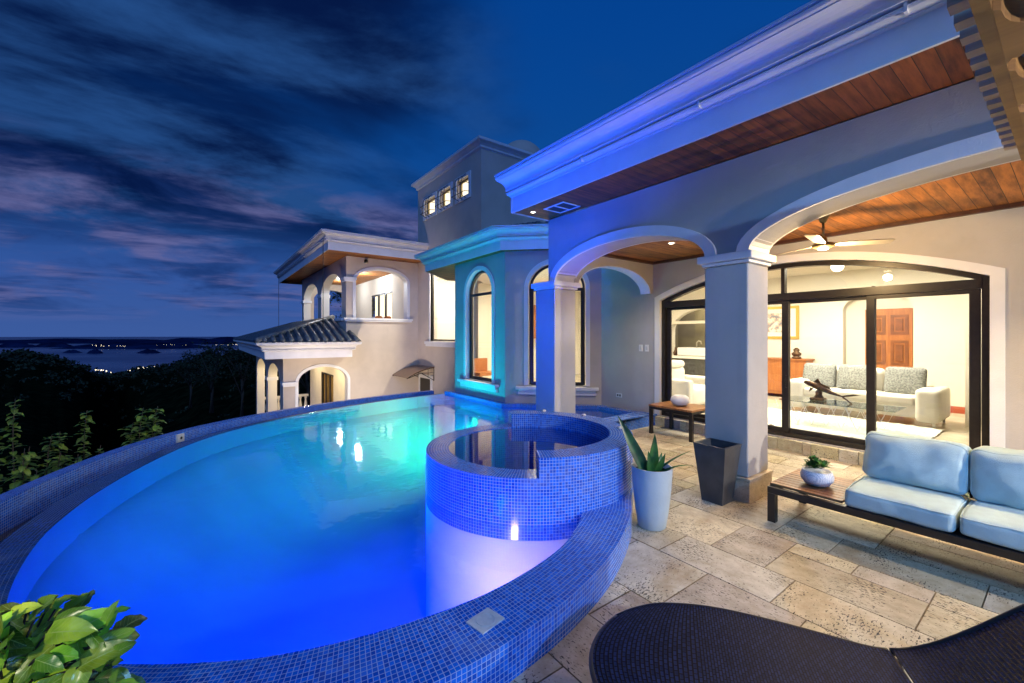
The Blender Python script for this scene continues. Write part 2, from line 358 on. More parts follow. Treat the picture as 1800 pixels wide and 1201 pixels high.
def weave_mat():
    m = bpy.data.materials.new('woven_mesh'); m.use_nodes = True; t = NT(m.node_tree); b = t.n['Principled BSDF']
    uv = t.node('ShaderNodeUVMap')
    br = t.node('ShaderNodeTexBrick', i_Vector=uv.outputs[0]); br.offset = 0.5
    for k, v in (('Scale', 1.0), ('Mortar Size', 0.0026), ('Mortar Smooth', 0.3), ('Bias', 0.0), ('Brick Width', 0.027), ('Row Height', 0.0115)): br.inputs[k].default_value = v
    br.inputs['Color1'].default_value = (0.004, 0.013, 0.050, 1); br.inputs['Color2'].default_value = (0.014, 0.034, 0.110, 1); br.inputs['Mortar'].default_value = (0.0005, 0.001, 0.004, 1)
    t.l.new(br.outputs['Color'], b.inputs['Base Color']); b.inputs['Roughness'].default_value = 0.55; b.inputs['Specular IOR Level'].default_value = 0.12
    bp = t.node('ShaderNodeBump', i_Height=t.math('SUBTRACT', 1.0, br.outputs['Fac'])); bp.inputs['Strength'].default_value = 1.0; bp.inputs['Distance'].default_value = 0.006
    t.l.new(bp.outputs[0], b.inputs['Normal'])
    tr = t.node('ShaderNodeBsdfTransparent')
    mx = t.node('ShaderNodeMixShader', i_0=t.math('MULTIPLY', br.outputs['Fac'], 0.03), i_1=b.outputs[0], i_2=tr.outputs[0])
    t.l.new(mx.outputs[0], t.n['Material Output'].inputs[0])
    return m
weave = weave_mat()
def painting_mat():
    m = bpy.data.materials.new('picture_print'); m.use_nodes = True; t = NT(m.node_tree); b = t.n['Principled BSDF']
    tcn = t.node('ShaderNodeTexCoord')
    n = t.node('ShaderNodeTexNoise', i_Vector=tcn.outputs['Object']); n.inputs['Scale'].default_value = 9; n.inputs['Detail'].default_value = 8
    c = t.ramp(n.outputs['Fac'], [(0.38, (0.25, 0.25, 0.3)), (0.46, (0.6, 0.45, 0.35)), (0.53, (0.72, 0.7, 0.62)), (0.6, (0.8, 0.79, 0.75)), (0.7, (0.5, 0.35, 0.3))])
    t.l.new(c, b.inputs['Base Color']); return m
paintm = painting_mat()

# ------------------------------------------------------------------ mesh building
ORG = {}
from mathutils import noise as _nz
def wobble(m, amp, sc, seed=0.0):
    m.v = [tuple(Vector(v) + Vector(_nz.noise_vector(Vector((v[0] * sc + seed, v[1] * sc, v[2] * sc)))) * amp + Vector(_nz.noise_vector(Vector((v[0] * sc * 3 + seed, v[1] * sc * 3, v[2] * sc * 3)))) * amp * .35) for v in m.v]
    return m
class MB:
    def __init__(s): s.v = []; s.f = []; s.uv = []; s.tint = []; s.ct = None
    def add(s, pts, uv=None):
        i = len(s.v); s.v += [tuple(p) for p in pts]; s.f.append(tuple(range(i, i + len(pts)))); s.uv.append(uv); s.tint.append(s.ct)
    def mesh(s, vs, fs, uvs=None):
        i = len(s.v); s.v += [tuple(p) for p in vs]
        for k, f in enumerate(fs):
            s.f.append(tuple(i + j for j in f)); s.uv.append(uvs[k] if uvs else None); s.tint.append(s.ct)
    def box(s, a, b, T=None):
        x0, y0, z0 = a; x1, y1, z1 = b
        vs = [(x0, y0, z0), (x1, y0, z0), (x1, y1, z0), (x0, y1, z0), (x0, y0, z1), (x1, y0, z1), (x1, y1, z1), (x0, y1, z1)]
        if T: vs = [T(*p) for p in vs]
        s.mesh(vs, [(0, 3, 2, 1), (4, 5, 6, 7), (0, 1, 5, 4), (1, 2, 6, 5), (2, 3, 7, 6), (3, 0, 4, 7)])
        return s
    def rbox(s, a, b, r, T=None, seg=3, puff=0.0):
        """rounded box (superellipsoid-free: offset sphere corners)"""
        n = seg
        cx, cy, cz = [(a[i] + b[i]) / 2 for i in range(3)]
        hx, hy, hz = [abs(b[i] - a[i]) / 2 for i in range(3)]
        r = min(r, hx, hy, hz)
        def axis(h):
            t = [-h + r * (1 - math.cos(PI / 2 * k / n)) for k in range(n + 1)]
            mid = [-h + r + (2 * h - 2 * r) * k / 14 for k in range(1, 14)]
            return t + mid + [-x for x in reversed(t)]
        ax = [axis(h) for h in (hx, hy, hz)]
        vs = {}; V = []; F = []
        def vert(p):
            key = tuple(round(c, 6) for c in p)
            if key not in vs:
                q = list(p); c = [max(-(h - r), min(h - r, x)) for x, h in zip(p, (hx, hy, hz))]
                d = Vector([p[i] - c[i] for i in range(3)])
                if d.length > 1e-9: d = d.normalized() * r
                q = Vector(c) + d
                if puff:
                    nx, ny, nz = q[0] / hx, q[1] / hy, q[2] / hz
                    m = [hx, hy, hz]; k = m.index(min(m))
                    o = [i for i in range(3) if i != k]; nn = (nx, ny, nz)
                    q[k] += puff * (1 if q[k] > 0 else -1) * max(0, 1 - nn[o[0]] ** 2) * max(0, 1 - nn[o[1]] ** 2)
                q = (q[0] + cx, q[1] + cy, q[2] + cz)
                vs[key] = len(V); V.append(T(*q) if T else q)
            return vs[key]
        for k in range(3):
            i, j = [q for q in range(3) if q != k]
            for sgn in (-1, 1):
                for p in range(len(ax[i]) - 1):
                    for q in range(len(ax[j]) - 1):
                        cs = []
                        for dp, dq in ((0, 0), (1, 0), (1, 1), (0, 1)):
                            P = [0, 0, 0]; P[k] = sgn * (hx, hy, hz)[k]; P[i] = ax[i][p + dp]; P[j] = ax[j][q + dq]
                            cs.append(vert(P))
                        cs2 = list(dict.fromkeys(cs))
                        if len(cs2) > 2:
                            if (sgn < 0) != (k == 1): cs2.reverse()
                            F.append(tuple(cs2))
        s.mesh(V, F); return s
    def lathe(s, prof, c=(0, 0, 0), n=24, T=None, cap=True):
        V = []; F = []
        for (r, z) in prof:
            for k in range(n):
                a = 2 * PI * k / n; p = (c[0] + r * math.cos(a), c[1] + r * math.sin(a), c[2] + z); V.append(T(*p) if T else p)
        for i in range(len(prof) - 1):
            for k in range(n):
                k2 = (k + 1) % n; F.append((i * n + k, i * n + k2, (i + 1) * n + k2, (i + 1) * n + k))
        if cap: F.append(tuple(reversed(range(n)))); F.append(tuple((len(prof) - 1) * n + k for k in range(n)))
        s.mesh(V, F); return s
    def tube(s, path, r, n=8, r2=None):
        P = [Vector(p) for p in path]; V = []; F = []; m = len(P)
        for i, p in enumerate(P):
            d = (P[min(i + 1, m - 1)] - P[max(i - 1, 0)]).normalized()
            u = d.cross(Vector((0, 0, 1)))
            if u.length < 1e-3: u = d.cross(Vector((0, 1, 0)))
            u.normalize(); v = d.cross(u)
            rr = r if r2 is None else r + (r2 - r) * i / (m - 1)
            for k in range(n):
                a = 2 * PI * k / n; V.append(p + (u * math.cos(a) + v * math.sin(a)) * rr)
        for i in range(m - 1):
            for k in range(n):
                k2 = (k + 1) % n; F.append((i * n + k, i * n + k2, (i + 1) * n + k2, (i + 1) * n + k))
        F.append(tuple(reversed(range(n)))); F.append(tuple((m - 1) * n + k for k in range(n)))
        s.mesh(V, F); return s
    def prism(s, poly, T, n0, n1):
        """poly [(u,z)] extruded along n"""
        m = len(poly)
        V = [T(u, n0, z) for u, z in poly] + [T(u, n1, z) for u, z in poly]
        tri = tessellate_polygon([[Vector((u, z, 0)) for u, z in poly]])
        F = [t for t in tri] + [tuple(i + m for i in reversed(t)) for t in tri] + [(i, (i + 1) % m, (i + 1) % m + m, i + m) for i in range(m)]
        s.mesh(V, F); return s
    def ring(s, outer, innerp, T, n0, n1, closed=False):
        m = len(outer); V = []
        for n in (n0, n1):
            V += [T(u, n, z) for u, z in outer] + [T(u, n, z) for u, z in innerp]
        F = []
        rng = m if closed else m - 1
        for i in range(rng):
            j = (i + 1) % m
            F.append((i, j, j + m, i + m)); F.append((i + 2 * m, i + 3 * m, j + 3 * m, j + 2 * m))
            F.append((i, i + 2 * m, j + 2 * m, j)); F.append((i + m, j + m, j + 3 * m, i + 3 * m))
        if not closed:
            F.append((0, m, 3 * m, 2 * m)); F.append((m - 1, 3 * m - 1, 4 * m - 1, 2 * m - 1))
        s.mesh(V, F); return s
    def panel(s, T, u0, u1, z0, z1, holes, n0, n1):
        """wall slab between n0 (front) and n1 (back) with openings (ua, ub, za, top(u), N)"""
        us = {u0, u1}
        for h in holes:
            for k in range(h[4] + 1):
                us.add(h[0] + (h[1] - h[0]) * 0.5 * (1 - math.cos(PI * k / h[4])))
        us = sorted(us); us = [u for i, u in enumerate(us) if i == 0 or u - us[i - 1] > 1e-5]
        q = s.add
        for a, b in zip(us[:-1], us[1:]):
            m = (a + b) / 2; h = None
            for hh in holes:
                if hh[0] < m < hh[1]: h = hh
            if h is None:
                segs = [(z0, z0, z1, z1)]
            else:
                ta, tb = h[3](a), h[3](b)
                segs = [(ta, tb, z1, z1)]
                q([T(a, n0, ta), T(b, n0, tb), T(b, n1, tb), T(a, n1, ta)])
                if h[2] > z0:
                    segs.append((z0, z0, h[2], h[2])); q([T(a, n0, h[2]), T(a, n1, h[2]), T(b, n1, h[2]), T(b, n0, h[2])])
            for la, lb, ua_, ub_ in segs:
                q([T(a, n0, la), T(b, n0, lb), T(b, n0, ub_), T(a, n0, ua_)]); q([T(a, n1, la), T(a, n1, ua_), T(b, n1, ub_), T(b, n1, lb)])
            if h is None or h[2] > z0: q([T(a, n0, z0), T(a, n1, z0), T(b, n1, z0), T(b, n0, z0)])
            q([T(a, n0, z1), T(b, n0, z1), T(b, n1, z1), T(a, n1, z1)])
        for h in holes:
            for u in (h[0], h[1]):
                t = h[3](u)
                if t > h[2] + 1e-4: q([T(u, n0, h[2]), T(u, n0, t), T(u, n1, t), T(u, n1, h[2])])
        for u in (u0, u1): q([T(u, n0, z0), T(u, n1, z0), T(u, n1, z1), T(u, n0, z1)])
        return s
    def sweep(s, path, prof, closed=False, uvs=False):
        """prof [(offset to the left of the path, z)] swept along horizontal path [(x,y)] with mitres"""
        P = [Vector((p[0], p[1])) for p in path]; m = len(P); V = []; k = len(prof)
        for i, p in enumerate(P):
            a = P[i - 1] if (i > 0 or closed) else None; b = P[(i + 1) % m] if (i < m - 1 or closed) else None
            d1 = (p - a).normalized() if a is not None else (b - p).normalized()
            d2 = (b - p).normalized() if b is not None else d1
            n1_ = Vector((-d1.y, d1.x)); n2_ = Vector((-d2.y, d2.x)); mm = (n1_ + n2_).normalized(); sc = 1 / max(0.3, mm.dot(n1_))
            for o, z in prof: q = p + mm * o * sc; V.append((q.x, q.y, z))
        F = []
        for i in range(m if closed else m - 1):
            j = (i + 1) % m
            for c in range(k - 1): F.append((i * k + c, j * k + c, j * k + c + 1, i * k + c + 1))
        s.mesh(V, F)
        if not closed:
            for base, rev in ((0, False), ((m - 1) * k, True)):
                idx = [base + c for c in range(k)]
                vs = [V[i] for i in idx]; s.add(vs if not rev else vs[::-1])
        return s
    def build(s, name, material, parent=None, smooth=False, origin=None, mods=None):
        o3 = Vector(origin) if origin is not None else (Vector(ORG[parent.name]) if parent else Vector((0, 0, 0)))
        me = bpy.data.meshes.new(name)
        me.from_pydata([tuple(Vector(v) - o3) for v in s.v], [], s.f)
        if any(u is not None for u in s.uv):
            L = me.uv_layers.new(name='UVMap'); i = 0
            for p, uv in zip(me.polygons, s.uv):
                for k in range(p.loop_total):
                    L.data[p.loop_start + k].uv = uv[k] if uv else (0, 0)
        if any(t is not None for t in s.tint):
            at = me.color_attributes.new('tint', 'FLOAT_COLOR', 'CORNER')
            for p, tn in zip(me.polygons, s.tint):
                c = (*(tn or (1, 1, 1)), 1)
                for k in range(p.loop_total): at.data[p.loop_start + k].color = c
        me.materials.append(material)
        if smooth:
            for p in me.polygons: p.use_smooth = True
        me.update()
        o = bpy.data.objects.new(name, me); C.objects.link(o)
        if parent: o.parent = parent; ORG[o.name] = ORG[parent.name]
        else: o.location = o3; ORG[o.name] = tuple(o3)
        if smooth == 'auto':
            pass
        return o

def thing(name, label, cat, loc=(0, 0, 0), group=None):
    o = bpy.data.objects.new(name, None); C.objects.link(o); o.location = loc; o.empty_display_size = 0.2
    ORG[o.name] = tuple(loc); o['label'] = label; o['category'] = cat
    if group: o['group'] = group
    return o
def tag(o, label, cat, group=None):
    o['label'] = label; o['category'] = cat
    if group: o['group'] = group
    return o
def structure(o): o['kind'] = 'structure'; return o
def stuff(o, label=None, cat=None):
    o['kind'] = 'stuff'
    if label: o['label'] = label; o['category'] = cat
    return o
def copy_tree(o, parent=None):
    c = o.copy(); C.objects.link(c)
    if parent: c.parent = parent
    ORG[c.name] = ORG[o.name]
    for ch in list(o.children): copy_tree(ch, c)
    return c
def bevel(o, w=0.004, seg=2):
    m = o.modifiers.new('bevel', 'BEVEL'); m.width = w; m.segments = seg; m.limit_method = 'ANGLE'; return o

# plane frames: T(u, n, z), n > 0 is outward
def TX(X):   # wall facing -X ; u = Y
    return lambda u, n, z: (X - n, u, z)
def TY(Y):   # wall facing -Y ; u = X
    return lambda u, n, z: (u, Y - n, z)
def TC(u, n, z):   # chamfer wall of the bay, u from its left end
    return (5.16 + (u - n) * 0.70711, 7.25 - (u + n) * 0.70711, z)

def ell(ua, ub, zs, rise):
    c = (ua + ub) / 2; h = (ub - ua) / 2
    return lambda u: zs + rise * math.sqrt(max(0, 1 - ((u - c) / h) ** 2))
def par(ua, ub, zs, rise):
    c = (ua + ub) / 2; h = (ub - ua) / 2
    return lambda u: zs + rise * max(0, 1 - ((u - c) / h) ** 2)
def outline(ua, ub, za, zs, rise, off=0.0, kind='e', N=28, zoff=0.0):
    c = (ua + ub) / 2; h = (ub - ua) / 2 + off
    pts = [(c - h, za - zoff)]
    for k in range(N + 1):
        a = PI * k / N
        if kind == 'e': pts.append((c - h * math.cos(a), zs + (rise + off) * math.sin(a)))
        else: pts.append((c - h * math.cos(a), zs + off * 0.6 + (rise + off * 0.4) * (1 - math.cos(a) ** 2)))
    pts.append((c + h, za - zoff)); return pts

# ================================================================== the villa
villa = thing('villa', 'large pale stucco pool villa with arched portico, turquoise lit bay and white moulded eaves', 'villa', (4.2, 0, 0))
facade = MB()
facade.panel(TX(4.23), -3.6, 4.80, 2.412, 3.352, [(2.31, 4.62, 2.412, ell(2.31, 4.62, 2.414, 0.39), 32), (-1.65, 1.88, 2.412, ell(-1.65, 1.88, 2.414, 0.42), 36)], 0, -0.36)
facade.build('front_wall', stucco, villa)
am = MB()
for a, b, r in ((2.31, 4.62, 0.39), (-1.65, 1.88, 0.42)):
    am.ring(outline(a, b, 2.42, 2.42, r, 0.115)[1:-1], outline(a, b, 2.42, 2.42, r, -0.004)[1:-1], TX(4.23), 0.035, -0.395)
am.build('arch_trim', trimw, villa)
pw = MB(); pw.panel(TY(4.60), 4.592, 6.58, 2.36, 3.35, [(4.66, 6.50, 2.36, ell(4.66, 6.50, 2.362, 0.40), 28)], 0, -0.20)
pw.build('cross_arch_wall', stucco, villa)
pw = MB(); pw.ring(outline(4.66, 6.50, 2.36, 2.36, 0.40, 0.0)[1:-1], outline(4.66, 6.50, 2.36, 2.36, 0.40, -0.012)[1:-1], TY(4.60), 0.004, -0.204)
pw.build('cross_arch_soffit', trimw, villa)
def column(y0, y1, first=[None]):
    cm = MB(); cm.box((4.19, y0, 0.235), (4.63, y1, 2.30)); o = bevel(cm.build('column', stucco, villa), 0.012)
    cp = MB()
    for e, a, b in ((0.022, 2.303, 2.335), (0.055, 2.337, 2.412)):
        cp.box((4.19 - e, y0 - e, a), (4.63 + e, y1 + e, b))
    c2 = cp.build('capital', trimw, o); bevel(c2, 0.008)
    bs = MB(); bs.box((4.165, y0 - 0.025, 0.0), (4.655, y1 + 0.025, 0.205)); bs.box((4.155, y0 - 0.035, 0.207), (4.665, y1 + 0.035, 0.233))
    for f in range(len(bs.f)): bs.uv[f] = [(bs.v[i][0] + bs.v[i][1], bs.v[i][2]) for i in bs.f[f]]
    bs.tint = [(0.9, 0.82, 0.75)] * len(bs.f)
    bevel(bs.build('base', trav, o), 0.005)
column(4.62, 5.06); column(1.88, 2.31); column(-2.08, -1.65)

# main eave
def cornice(path, z0, H, P, name, parent, back=0.02):
    h = H
    prof = [(-0.025, z0), (0.0, z0), (0.0, z0 + 0.45 * h), (P * 0.12, z0 + 0.455 * h), (P * 0.12, z0 + 0.475 * h)]
    for k in range(7):
        a = -PI / 2 + PI * k / 6; prof.append((P * 0.14 + P * 0.20 * math.cos(a) * 1.0 + 0.0, z0 + h * (0.535 + 0.060 * math.sin(a))))
    prof += [(P * 0.22, z0 + 0.60 * h), (P * 0.40, z0 + 0.605 * h), (P * 0.40, z0 + 0.625 * h)]
    for k in range(7):   # cove
        a = PI / 2 * k / 6; prof.append((P * (0.36 + 0.46 * (1 - math.cos(a))), z0 + h * (0.63 + 0.20 * math.sin(a))))
    prof += [(P * 0.88, z0 + 0.832 * h), (P * 0.88, z0 + 0.855 * h)]
    for k in range(5):
        a = -PI / 2 + PI * k / 4; prof.append((P * (0.90 + 0.08 * math.cos(a)) + 0.0, z0 + h * (0.90 + 0.045 * math.sin(a))))
    prof += [(P * 1.0, z0 + 0.96 * h), (P * 1.0, z0 + h), (-0.30, z0 + h + 0.03)]
    m = MB(); m.sweep(path, prof); return m.build(name, trimw, parent)
cornice([(3.55, -4.5), (3.55, 4.82)], 3.355, 0.47, 0.30, 'eave_cornice', villa)
m = MB()   # joints of the eave gutter: short collars
for y in (3.35, 1.95, 0.62, -0.5):
    m = MB(); m.box((3.444, y, 3.577), (3.50, y + 0.018, 3.636)); m.build('gutter_joint', trimw, villa)
m = MB(); m.box((3.56, -4.5, 3.362), (4.232, 4.80, 3.39)); m.build('eave_soffit', eavewood, villa)
m = MB(); m.box((3.535, 4.80, 3.350), (4.60, 4.822, 3.60)); m.box((3.5, -4.5, 3.60), (7.2, 4.80, 3.84)); m.build('roof_edge', trimw, villa)
m = MB()
vy0, vy1 = 4.02, 4.42
m.ring([(vy0, 3.80), (vy0, 4.12), (vy1, 4.12), (vy1, 3.80)], [(vy0 + .025, 3.825), (vy0 + .025, 4.095), (vy1 - .025, 4.095), (vy1 - .025, 3.825)], lambda u, n, z: (z, u, n), 3.352, 3.3615, True)
m.box((3.825, (vy0 + vy1) / 2 - 0.012, 3.352), (4.095, (vy0 + vy1) / 2 + 0.012, 3.3612))
vt = m.build('soffit_vent', white, villa)
m = MB(); m.box((3.825, vy0 + .025, 3.359), (4.095, vy1 - .025, 3.3605)); m.build('vent_mesh', black, vt)
sfl = thing('eave_lamp', 'small glowing lamp recessed at the far end of the dark eave boards', 'lamp', (3.78, 4.6, 3.36))
m = MB(); m.lathe([(0.03, -.006), (0.042, -.006), (0.042, 0)], (3.78, 4.62, 3.361), 14, None, False); m.build('trim_ring', white, sfl)
m = MB(); m.lathe([(0.001, -.004), (0.03, -.004)], (3.78, 4.62, 3.361), 14, None, False); m.build('lamp_disc', glow, sfl)
# portico ceiling
m = MB(); m.box((4.59, -4.5, 2.93), (6.58, 4.60, 2.97)); m.build('portico_ceiling', ceilwood, villa)
m = MB(); m.box((6.52, -4.5, 2.885), (6.58, 4.54, 2.928)); m.box((4.59, 4.54, 2.885), (6.58, 4.60, 2.928)); m.box((4.59, -4.5, 2.885), (4.63, 4.54, 2.928))
m.build('ceiling_edge_moulding', darkwood, villa)

# door wall
m = MB()
m.panel(TX(6.58), -4.5, 5.83, 0.0, 3.34, [(0.547, 4.458, 0.17, par(0.547, 4.458, 2.225, 0.40), 30)], 0, -0.25)
m.build('door_wall', stucco, villa)
m = MB(); m.ring(outline(0.547, 4.458, 0.17, 2.225, 0.40, 0.10, 'p'), outline(0.547, 4.458, 0.17, 2.225, 0.40, -0.003, 'p'), TX(6.58), 0.02, -0.10)
m.build('door_surround', trimw, villa)
m = MB()
st = 0.2
y = 0.42
while y < 4.55:
    w_ = random.choice([0.10, 0.2, 0.3]); 
    m.ct = tuple([random.uniform(0.55, 1.05)] * 2 + [random.uniform(0.5, 0.9)])
    i0 = len(m.f); m.box((6.50, y, 0.0), (6.578, min(4.58, y + w_) - 0.006, 0.155))
    o_ = random.uniform(0, 9)
    for f in range(i0, len(m.f)): m.uv[f] = [(m.v[i][1] + o_, m.v[i][2] + m.v[i][0] + o_) for i in m.f[f]]
    y += w_
m.build('door_step', trav, villa)
# sliding door: frame, panels
sd = thing('sliding_door', 'wide dark framed arched glass sliding door behind the portico', 'sliding door', (6.66, 2.5, 0.17))
m = MB()
of = outline(0.547, 4.458, 0.172, 2.225, 0.40, -0.006, 'p'); inf = outline(0.547, 4.458, 0.172, 2.225, 0.40, -0.065, 'p')
m.ring(of, inf, TX(6.62), 0, -0.12)
m.box((6.62, 0.62, 0.172), (6.74, 4.39, 0.225))
m.box((6.61, 0.61, 2.10), (6.745, 4.40, 2.20))
for yy in (2.48, ): m.box((6.63, yy, 2.20), (6.72, yy + 0.045, 2.56))
m.box((6.63, 3.45, 2.20), (6.72, 3.495, 2.50)); m.box((6.63, 1.50, 2.20), (6.72, 1.52, 2.21))
m.build('frame', black, sd)
def dpanel(y0, y1, x0, handle=None):
    m = MB(); t = 0.085
    m.ring([(y0, .228), (y0, 2.098), (y1, 2.098), (y1, .228)], [(y0 + t, .29), (y0 + t, 2.05), (y1 - t, 2.05), (y1 - t, .29)], TX(x0), 0, -0.035, True)
    p = m.build('door_panel', black, sd); bevel(p, 0.004)
    g = MB(); g.box((x0 + .015, y0 + t, .29), (x0 + .021, y1 - t, 2.05)); g.build('glass_pane', glass, p)
    if handle:
        h = MB(); h.tube([(x0 - .002, handle, 1.05), (x0 - .05, handle, 1.03), (x0 - .06, handle, .96), (x0 - .05, handle, .87), (x0 - .002, handle, .85)], .009)
        h.box((x0 - .012, handle - .022, .80), (x0 - .001, handle + .022, 1.10)); h.build('handle', black, p)
dpanel(0.62, 1.575, 6.64); dpanel(1.49, 2.52, 6.68, 2.46); dpanel(2.435, 3.50, 6.64); dpanel(3.42, 4.39, 6.68)
m = MB(); ot = outline(0.547, 4.458, 2.2, 2.225, 0.40, -0.06, 'p')[1:-1]
m.prism([(0.61, 2.2)] + ot + [(4.39, 2.2)], TX(6.68), 0, -0.005); m.build('transom_glass', glass, sd)

# bay
m = MB(); m.panel(TC, 0, 2.008, 0.0, 3.39, [(0.50, 1.69, 0.55, ell(0.50, 1.69, 2.58, 0.545), 24)], 0, -0.22)
m.panel(TX(5.16), 7.25, 9.45, -1.4, 3.39, [(7.72, 8.87, 0.55, ell(7.72, 8.87, 2.58, 0.545), 24)], 0, -0.22)
m.prism([(5.16, 9.45), (6.58, 10.87), (6.58, 11.2), (4.96 + 0.5, 9.55)], lambda u, n, z: (u, z, n), -1.4, 3.39)
m.build('bay_wall', stucco, villa)
def bay_window(T, ua, ub):
    m = MB(); m.ring(outline(ua, ub, 0.55, 2.58, 0.545, 0.09), outline(ua, ub, 0.55, 2.58, 0.545, -0.002), T, 0.03, -0.06)
    w_ = m.build('window', trimw, villa)
    m = MB(); m.ring(outline(ua, ub, 0.56, 2.58, 0.545, -0.012), outline(ua, ub, 0.56, 2.58, 0.545, -0.06), T, -0.08, -0.14)
    m.box((ua + .05, -0.085, 0.552), (ub - .05, -0.138, 0.62), T)
    m.box((ua + .05, -0.085, 2.54), (ub - .05, -0.138, 2.60), T)
    m.box((ua + .06, -0.09, 0.62), (ua + .10, -0.13, 2.54), T); m.box((ub - .10, -0.09, 0.62), (ub - .06, -0.13, 2.54), T)
    m.build('window_frame', black, w_)
    m = MB()
    m.box((ua - .22, 0.002, 0.36), (ub + .22, 0.05, 0.42), T); m.box((ua - .20, 0.002, 0.42), (ub + .20, 0.07, 0.47), T)
    m.box((ua - .26, 0.002, 0.47), (ub + .26, 0.12, 0.535), T)
    bevel(m.build('window_sill', trimw, w_), 0.008)
    m = MB(); m.prism(outline(ua, ub, 0.58, 2.58, 0.545, -0.05), T, -0.11, -0.115); m.build('glass_pane', glass, w_)
bay_window(TC, 0.50, 1.69); bay_window(TX(5.16), 7.72, 8.87)
cornice([(6.45, 5.74), (4.99, 7.18), (4.99, 10.87), (6.4, 12.28)], 3.39, 0.44, 0.28, 'bay_cornice', villa)
m = MB(); m.prism([(6.5, 5.80), (5.04, 7.20), (5.04, 10.84), (6.4, 12.2), (7.4, 12.2), (7.4, 5.8)], lambda u, n, z: (u, z, n), 3.392, 3.42)
m.build('bay_soffit', ceilwood, villa)
# bay hip roof
m = MB()
ev = [(6.5, 5.65, 3.80), (4.90, 7.14, 3.80), (4.90, 10.95, 3.80), (6.3, 12.4, 3.80)]
top = (7.6, 8.9, 4.75)
for a, b in zip(ev[:-1], ev[1:]):
    m.add([b, a, top])
    A = Vector(a); B = Vector(b); Tp = Vector(top); L = (B - A).length; n_ = int(L / 0.24)
    for k in range(1, n_):
        f = k / n_; p = A.lerp(B, f); u = (B - A).normalized(); g = 1 - abs(2 * f - 1) * 0.0
        d = (Tp - (A + B) / 2); # run up slope until the hip line
        ff = min(1.0, 1 - abs(2 * f - 1)); 
        if ff > 0.05: m.tube([p + Vector((0, 0, .01)), p + d * ff * 0.97 + Vector((0, 0, .01))], 0.06, 6)
m.add([(6.5, 5.45, 3.83), (7.6, 8.9, 4.75), (9, 5.45, 4.3)])
m.build('bay_roof', roofm, villa)

# back wall of the stair hall with tall window, x = 7.47
m = MB(); m.panel(TX(7.47), 11.2, 17.0, -3.2, 4.9, [(13.2, 15.75, 1.37, lambda u: 4.35, 1), (15.69, 16.70, -1.9, lambda u: -0.17, 1)][:1], 0, -0.3)
m.build('stair_wall', stucco_far, villa)
m = MB(); m.ring([(13.1, 1.37), (13.1, 4.45), (15.85, 4.45), (15.85, 1.37)], [(13.2, 1.37), (13.2, 4.35), (15.75, 4.35), (15.75, 1.37)], TX(7.47), 0.03, -0.1)
wn_ = m.build('window', trimw, villa)
m = MB(); m.ring([(13.2, 1.38), (13.2, 4.34), (15.74, 4.34), (15.74, 1.38)], [(13.27, 1.45), (13.27, 4.27), (15.67, 4.27), (15.67, 1.45)], TX(7.47), -0.05, -0.12, True); m.build('window_frame', black, wn_)
m = MB(); m.box((7.36, 13.0, 1.16), (7.468, 16.0, 1.25)); m.box((7.33, 12.95, 1.252), (7.468, 16.05, 1.36)); m.build('window_sill', trimw, wn_)
m = MB(); m.box((7.55, 13.27, 1.45), (7.556, 15.67, 4.27)); m.build('glass_pane', glass, wn_)

# interior shells
m = MB()
m.box((6.83, -2.6, 0.10), (11.3, 11.3, 0.168)); 
m.prism([(6.8, 6.0), (5.4, 7.35), (5.4, 9.35), (6.8, 10.75)], lambda u, n, z: (u, z, n), 0.10, 0.168)
for f in range(len(m.f)): m.uv[f] = [(m.v[i][0], m.v[i][1]) for i in m.f[f]]
floorin = mat('interior_floor', (0.62, 0.55, 0.42), 0.25, var=0.12, vscale=4)
m.build('living_floor', floorin, villa)
m = MB()
m.panel(TX(11.2), -2.5, 11.2, 0.168, 3.34, [(1.93, 3.05, 0.168, ell(1.93, 3.05, 2.15, 0.32), 20), (5.2, 7.2, 0.168, ell(5.2, 7.2, 1.75, 0.60), 24)], 0, -0.2)
m.box((11.55, 1.7, 0.168), (11.6, 3.3, 2.8))
m.box((6.83, 11.02, 0.168), (11.2, 11.2, 3.34)); m.box((6.84, -2.6, 0.168), (11.2, -2.4, 3.34)); m.box((9.6, 0.86, 0.168), (11.19, 1.06, 3.3))
m.build('living_wall', inner, villa)
m = MB(); m.box((6.84, -2.6, 3.0), (11.3, 5.2, 3.05)); m.box((6.85, 5.2, 3.2), (11.3, 11.3, 3.25))
m.prism([(6.85, 6.05), (5.4, 7.4), (5.4, 9.35), (6.85, 10.75)], lambda u, n, z: (u, z, n), 3.2, 3.25)
m.build('living_ceiling', inner, villa)
m = MB(); m.box((11.16, 1.07, 0.17), (11.198, 1.9, 0.29)); m.box((11.16, 3.1, 0.17), (11.198, 8, 0.29)); m.build('baseboard', redbase, villa)
